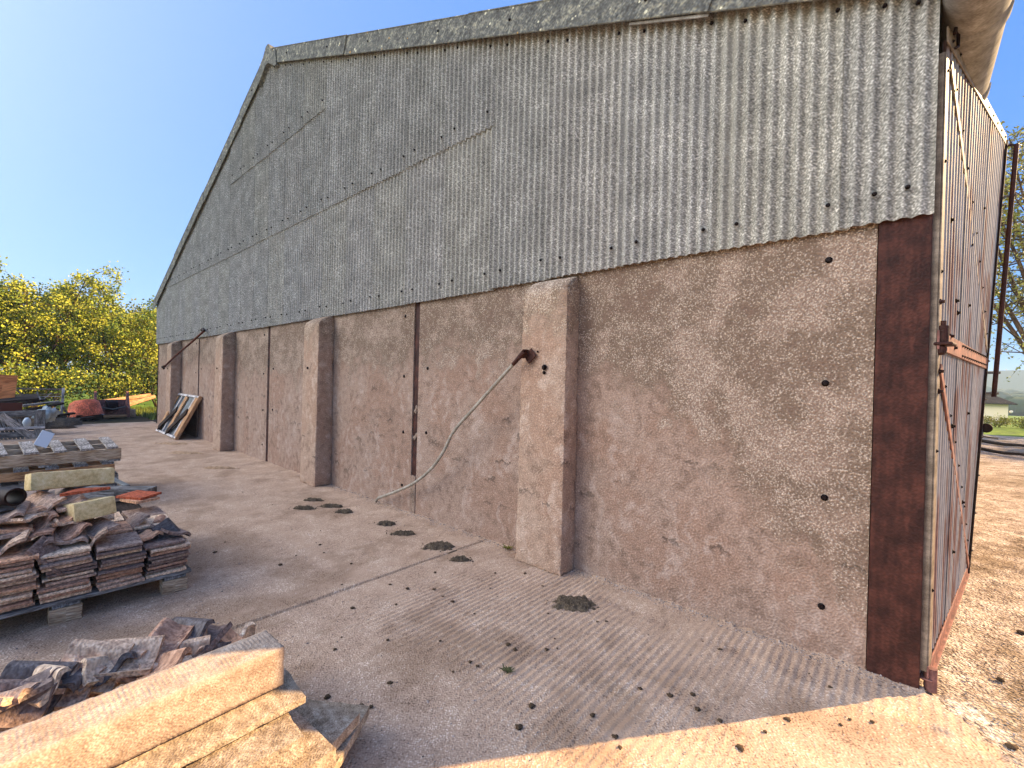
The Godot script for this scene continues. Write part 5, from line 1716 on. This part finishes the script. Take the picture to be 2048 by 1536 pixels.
# ---------------------------------------------------------------- beyond the yard
func build_far() -> void:
	# lawn and low hedge
	var b := MB.new()
	for r in 9:
		for q in 13:
			var x := lerpf(-2.0, 30.0, q / 12.0)
			var z := lerpf(-21.0, -75.0, r / 8.0)
			b.vert(Vector3(x, land(x, z) + 0.03, z), Vector3.UP, Vector2(x, z), Color(1.3, 1.35, 0.8))
	b.grid(0, 13, 9, true)
	structure("lawn", b.mesh(), M.grass, "bright lawn beyond the yard")
	var yel := [Color(0.30, 0.27, 0.03), Color(0.34, 0.30, 0.05), Color(0.16, 0.18, 0.04)]
	for k in 6:
		leafy("hedge_bush", "low yellow leaved bush in the border before the bungalow", "bush", Vector3(1.6 + k * 0.95, land(0, -31.0), -31.0 + 0.3 * (k % 2)), 0.62, 0.62, 6, 6, 7, 0.08, yel, 60 + k, "bushes in the border", 0.015, 0.05)
	# bungalow
	var c := ZP(2017, 807, -70.0)
	var hx := c.x
	var ey := c.y
	var gy := -2.1
	var hs := thing("bungalow", "cream walled bungalow with a dark hipped roof beyond the lawn", "house")
	var cream := mat(null, Color(0.93, 0.85, 0.71), 0.9)
	part(hs, "wall", boxmesh(Vector3(12.0, ey - gy, 8.0), 0.02, Vector3(hx - 6.0, (ey + gy) * 0.5, -74.0)), cream)
	var rb := MB.new()
	var x0 := hx - 12.5
	var x1 := hx + 0.6
	var z0 := -69.4
	var z1 := -78.6
	var ry := ey + 2.5
	var A := Vector3(x0, ey, z0)
	var B := Vector3(x1, ey, z0)
	var C := Vector3(x1, ey, z1)
	var E := Vector3(x0, ey, z1)
	var R0 := Vector3(x0 + 4.6, ry, -74.0)
	var R1 := Vector3(x1 - 4.6, ry, -74.0)
	rb.quad(A, B, R1, R0, Vector2(12, 4)); rb.quad(C, E, R0, R1, Vector2(12, 4))
	rb.tri(B, C, R1); rb.tri(E, A, R0)
	rb.box(xf(Vector3((x0 + x1) * 0.5, ey - 0.06, -74.0)), Vector3(x1 - x0, 0.12, z0 - z1), 0.01)
	part(hs, "roof", rb.mesh(), mat(M.barge.albedo_texture, Color(0.62, 0.52, 0.48), 0.9, null, 0.2))
	part(hs, "wall_lamp", clod_mesh(5, 1.0, 0.05, 6), mat(null, Color(0.85, 0.85, 0.82), 0.5), xf(Vector3(hx + 0.25, ey - 0.9, -70.3), Vector3.ZERO, Vector3.ONE * 0.3))
	# field fence
	var fc := thing("field_fence", "thin post and rail fence along the green field", "fence")
	for k in 9:
		part(fc, "post", boxmesh(Vector3(0.12, 1.2, 0.12), 0.01), M.wood_dark, xf(Vector3(hx + 0.8 + k * 0.9, land(0, -66.0) + 0.55, -66.0 - k * 0.6)))
	for y in [0.35, 0.7, 1.05]:
		part(fc, "rail", boxmesh(Vector3(9.0, 0.07, 0.05), 0.01), M.wood_dark, along(Vector3(hx + 0.7, land(0, -66) + y, -66.0), Vector3(hx + 9.0, land(0, -66) + y, -71.4)))
	# fallen branches at the back of the yard
	for s in [[1940, 881, 2080, 898, 0.06, "long dark branch lying across the back of the yard"], [1940, 897, 2080, 917, 0.05, "second dark branch lying nearer across the yard"]]:
		var p := GP(s[0], s[1], 0.02)
		var q := GP(s[2], s[3], 0.02)
		var ps := []
		var rs := []
		for k in 9:
			var t := k / 8.0
			ps.append(p.lerp(q, t) + Vector3(0.02 * sin(k * 2.0), 0.02 + 0.015 * sin(k * 1.3), 0.06 * sin(k * 1.7)))
			rs.append(s[4] * (1.0 - 0.4 * t))
		var mb := MB.new()
		mb.tube(ps, rs, 7)
		single("fallen_branch", mb.mesh(), M.wood_dark, Transform3D.IDENTITY, s[5], "branch", "fallen branches on the yard")
	# far wood lines
	var wd := [[-190.0, 6.0, 4.0, Color(0.045, 0.07, 0.03), "dark line of trees along the far field"], [-330.0, 9.0, 6.0, Color(0.05, 0.08, 0.035), "hazy woods on the plain behind the fields"], [-480.0, 16.0, 8.0, Color(0.05, 0.08, 0.04), "pale hazy woods at the foot of the hills"]]
	for e in wd:
		var mb := MB.new()
		var nn := noise(int(-e[0]), 1.0, 3)
		var z: float = e[0]
		var span := absf(z) * 0.5
		for lay in 3:
			var n := 160
			for k in n:
				var x := lerpf(-span * 0.4, span * 0.9, float(k) / n) + span * 0.01 * nn.get_noise_1d(k * 3.0)
				var r: float = e[2] * (0.6 + 0.6 * absf(nn.get_noise_1d(k * 7.7 + lay * 50.0)))
				var cy: float = land(0, z) + e[1] * 0.55 * (0.6 + 0.5 * nn.get_noise_1d(k * 0.35)) + r * 0.1
				var first := mb.v.size()
				for a in 6:
					for d in 9:
						var th := PI * a / 5.0
						var ph := TAU * (d % 8) / 8.0
						var dir := Vector3(sin(th) * cos(ph), cos(th), sin(th) * sin(ph))
						var rr := r * (1.0 + 0.35 * nn.get_noise_3d(dir.x * 3.0 + k, dir.y * 3.0, dir.z * 3.0))
						mb.vert(Vector3(x, cy, z - lay * r * 1.4) + dir * rr * Vector3(1, 0.8, 1), dir, Vector2.ZERO, e[3] * (1.0 + 0.4 * nn.get_noise_1d(k * 5.1)))
				mb.grid(first, 9, 6, true)
		var mi := MeshInstance3D.new()
		mi.name = numbered("distant_wood")
		mi.mesh = mb.mesh()
		mi.material_override = M.far_leaf
		add_child(mi)
		mi.set_meta("kind", "stuff")
		tag(mi, e[4], "wood")
	# hills
	var hl := MB.new()
	var hn := noise(888, 1.0, 3)
	for r in 6:
		for q in 81:
			var a := lerpf(-1.0, 1.2, q / 80.0)
			var d := 640.0 + r * 60.0
			var x := sin(a) * d
			var z := -cos(a) * d
			var y: float = [-12.0, 8.0, 24.0, 33.0, 35.0, 30.0][r] * (1.0 + 0.35 * hn.get_noise_1d(a * 6.0)) - 4.0
			hl.vert(Vector3(x, y, z), Vector3(0, 0.8, 0.6).normalized(), Vector2(x, z) * 0.01, Color(0.09, 0.12, 0.05))
	hl.grid(0, 81, 6, true)
	structure("hills", hl.mesh(), M.far_leaf, "pale hazy hills on the horizon")

# ---------------------------------------------------------------- scene
# clear morning sky: blue above, pale at the horizon, brighter round the low sun
func sky_panorama() -> ImageTexture:
	var w := 512
	var h := 256
	var im := Image.create(w, h, false, Image.FORMAT_RGBF)
	var top := Vector3(0.022, 0.098, 0.315)
	var hor := Vector3(0.092, 0.248, 0.425)
	var low := Vector3(0.30, 0.27, 0.22)
	for y in h:
		var el := PI * (0.5 - (y + 0.5) / h)
		for x in w:
			var az := TAU * (x + 0.5) / w
			var d := Vector3(-sin(az) * cos(el), sin(el), cos(az) * cos(el))
			var c := top.lerp(hor, exp(-maxf(d.y, 0.0) * 4.6))
			var g := 0.78
			var ph := (1.0 - g * g) / pow(1.0 + g * g - 2.0 * g * d.dot(sun_dir), 1.5)
			c += Vector3(1.0, 0.95, 0.86) * AUREOLE * ph
			if d.y < 0.0:
				c = c.lerp(low, smoothstep(0.0, 0.06, -d.y))
			im.set_pixel(x, y, Color(c.x, c.y, c.z))
	return ImageTexture.create_from_image(im)

func _ready() -> void:
	rng.seed = 20240
	cam = Camera3D.new()
	cam.name = "camera"
	add_child(cam)
	cam.position = Vector3(-0.085, 1.492, 3.048)
	cam.rotation = Vector3(deg_to_rad(-0.23), deg_to_rad(41.33), deg_to_rad(1.43))
	cam.fov = rad_to_deg(2.0 * atan(768.0 / F))
	cam.near = 0.05
	cam.far = 9000.0
	cam.current = true
	var el := deg_to_rad(29.0)
	sun_dir = Vector3(0.5956 * cos(el), sin(el), -0.8035 * cos(el)).normalized()
	var sun := DirectionalLight3D.new()
	sun.name = "sun"
	add_child(sun)
	sun.look_at_from_position(sun_dir * 50.0, Vector3.ZERO)
	sun.light_color = Color(1.0, 0.85, 0.64)
	sun.light_energy = 1.6
	sun.light_angular_distance = 0.5
	sun.shadow_enabled = true
	var env := Environment.new()
	env.background_mode = Environment.BG_SKY
	var sky := Sky.new()
	var pan := PanoramaSkyMaterial.new()
	pan.panorama = sky_panorama()
	pan.energy_multiplier = 1.0
	sky.sky_material = pan
	env.sky = sky
	env.tonemap_mode = Environment.TONE_MAPPER_LINEAR
	env.tonemap_exposure = 3.0
	env.sdfgi_enabled = true
	env.ssao_enabled = true
	env.ssil_enabled = true
	env.fog_enabled = true
	env.fog_density = 0.0008
	env.fog_light_color = Color(0.82, 0.90, 0.95)
	var we := WorldEnvironment.new()
	we.name = "environment"
	we.environment = env
	add_child(we)

	var t0 := Time.get_ticks_msec()
	make_materials()
	M.far_leaf = mat(null, Color.WHITE, 1.0)
	M.far_leaf.vertex_color_use_as_albedo = true
	print("materials ", Time.get_ticks_msec() - t0)
	build_ground()
	print("ground ", Time.get_ticks_msec() - t0)
	build_barn()
	print("barn ", Time.get_ticks_msec() - t0)
	build_plants()
	build_far()
	print("plants ", Time.get_ticks_msec() - t0)
	build_rods()
	build_hurdle()
	build_tiles()
	build_slabs()
	build_clutter()
	build_dirt()
	print("all ", Time.get_ticks_msec() - t0)
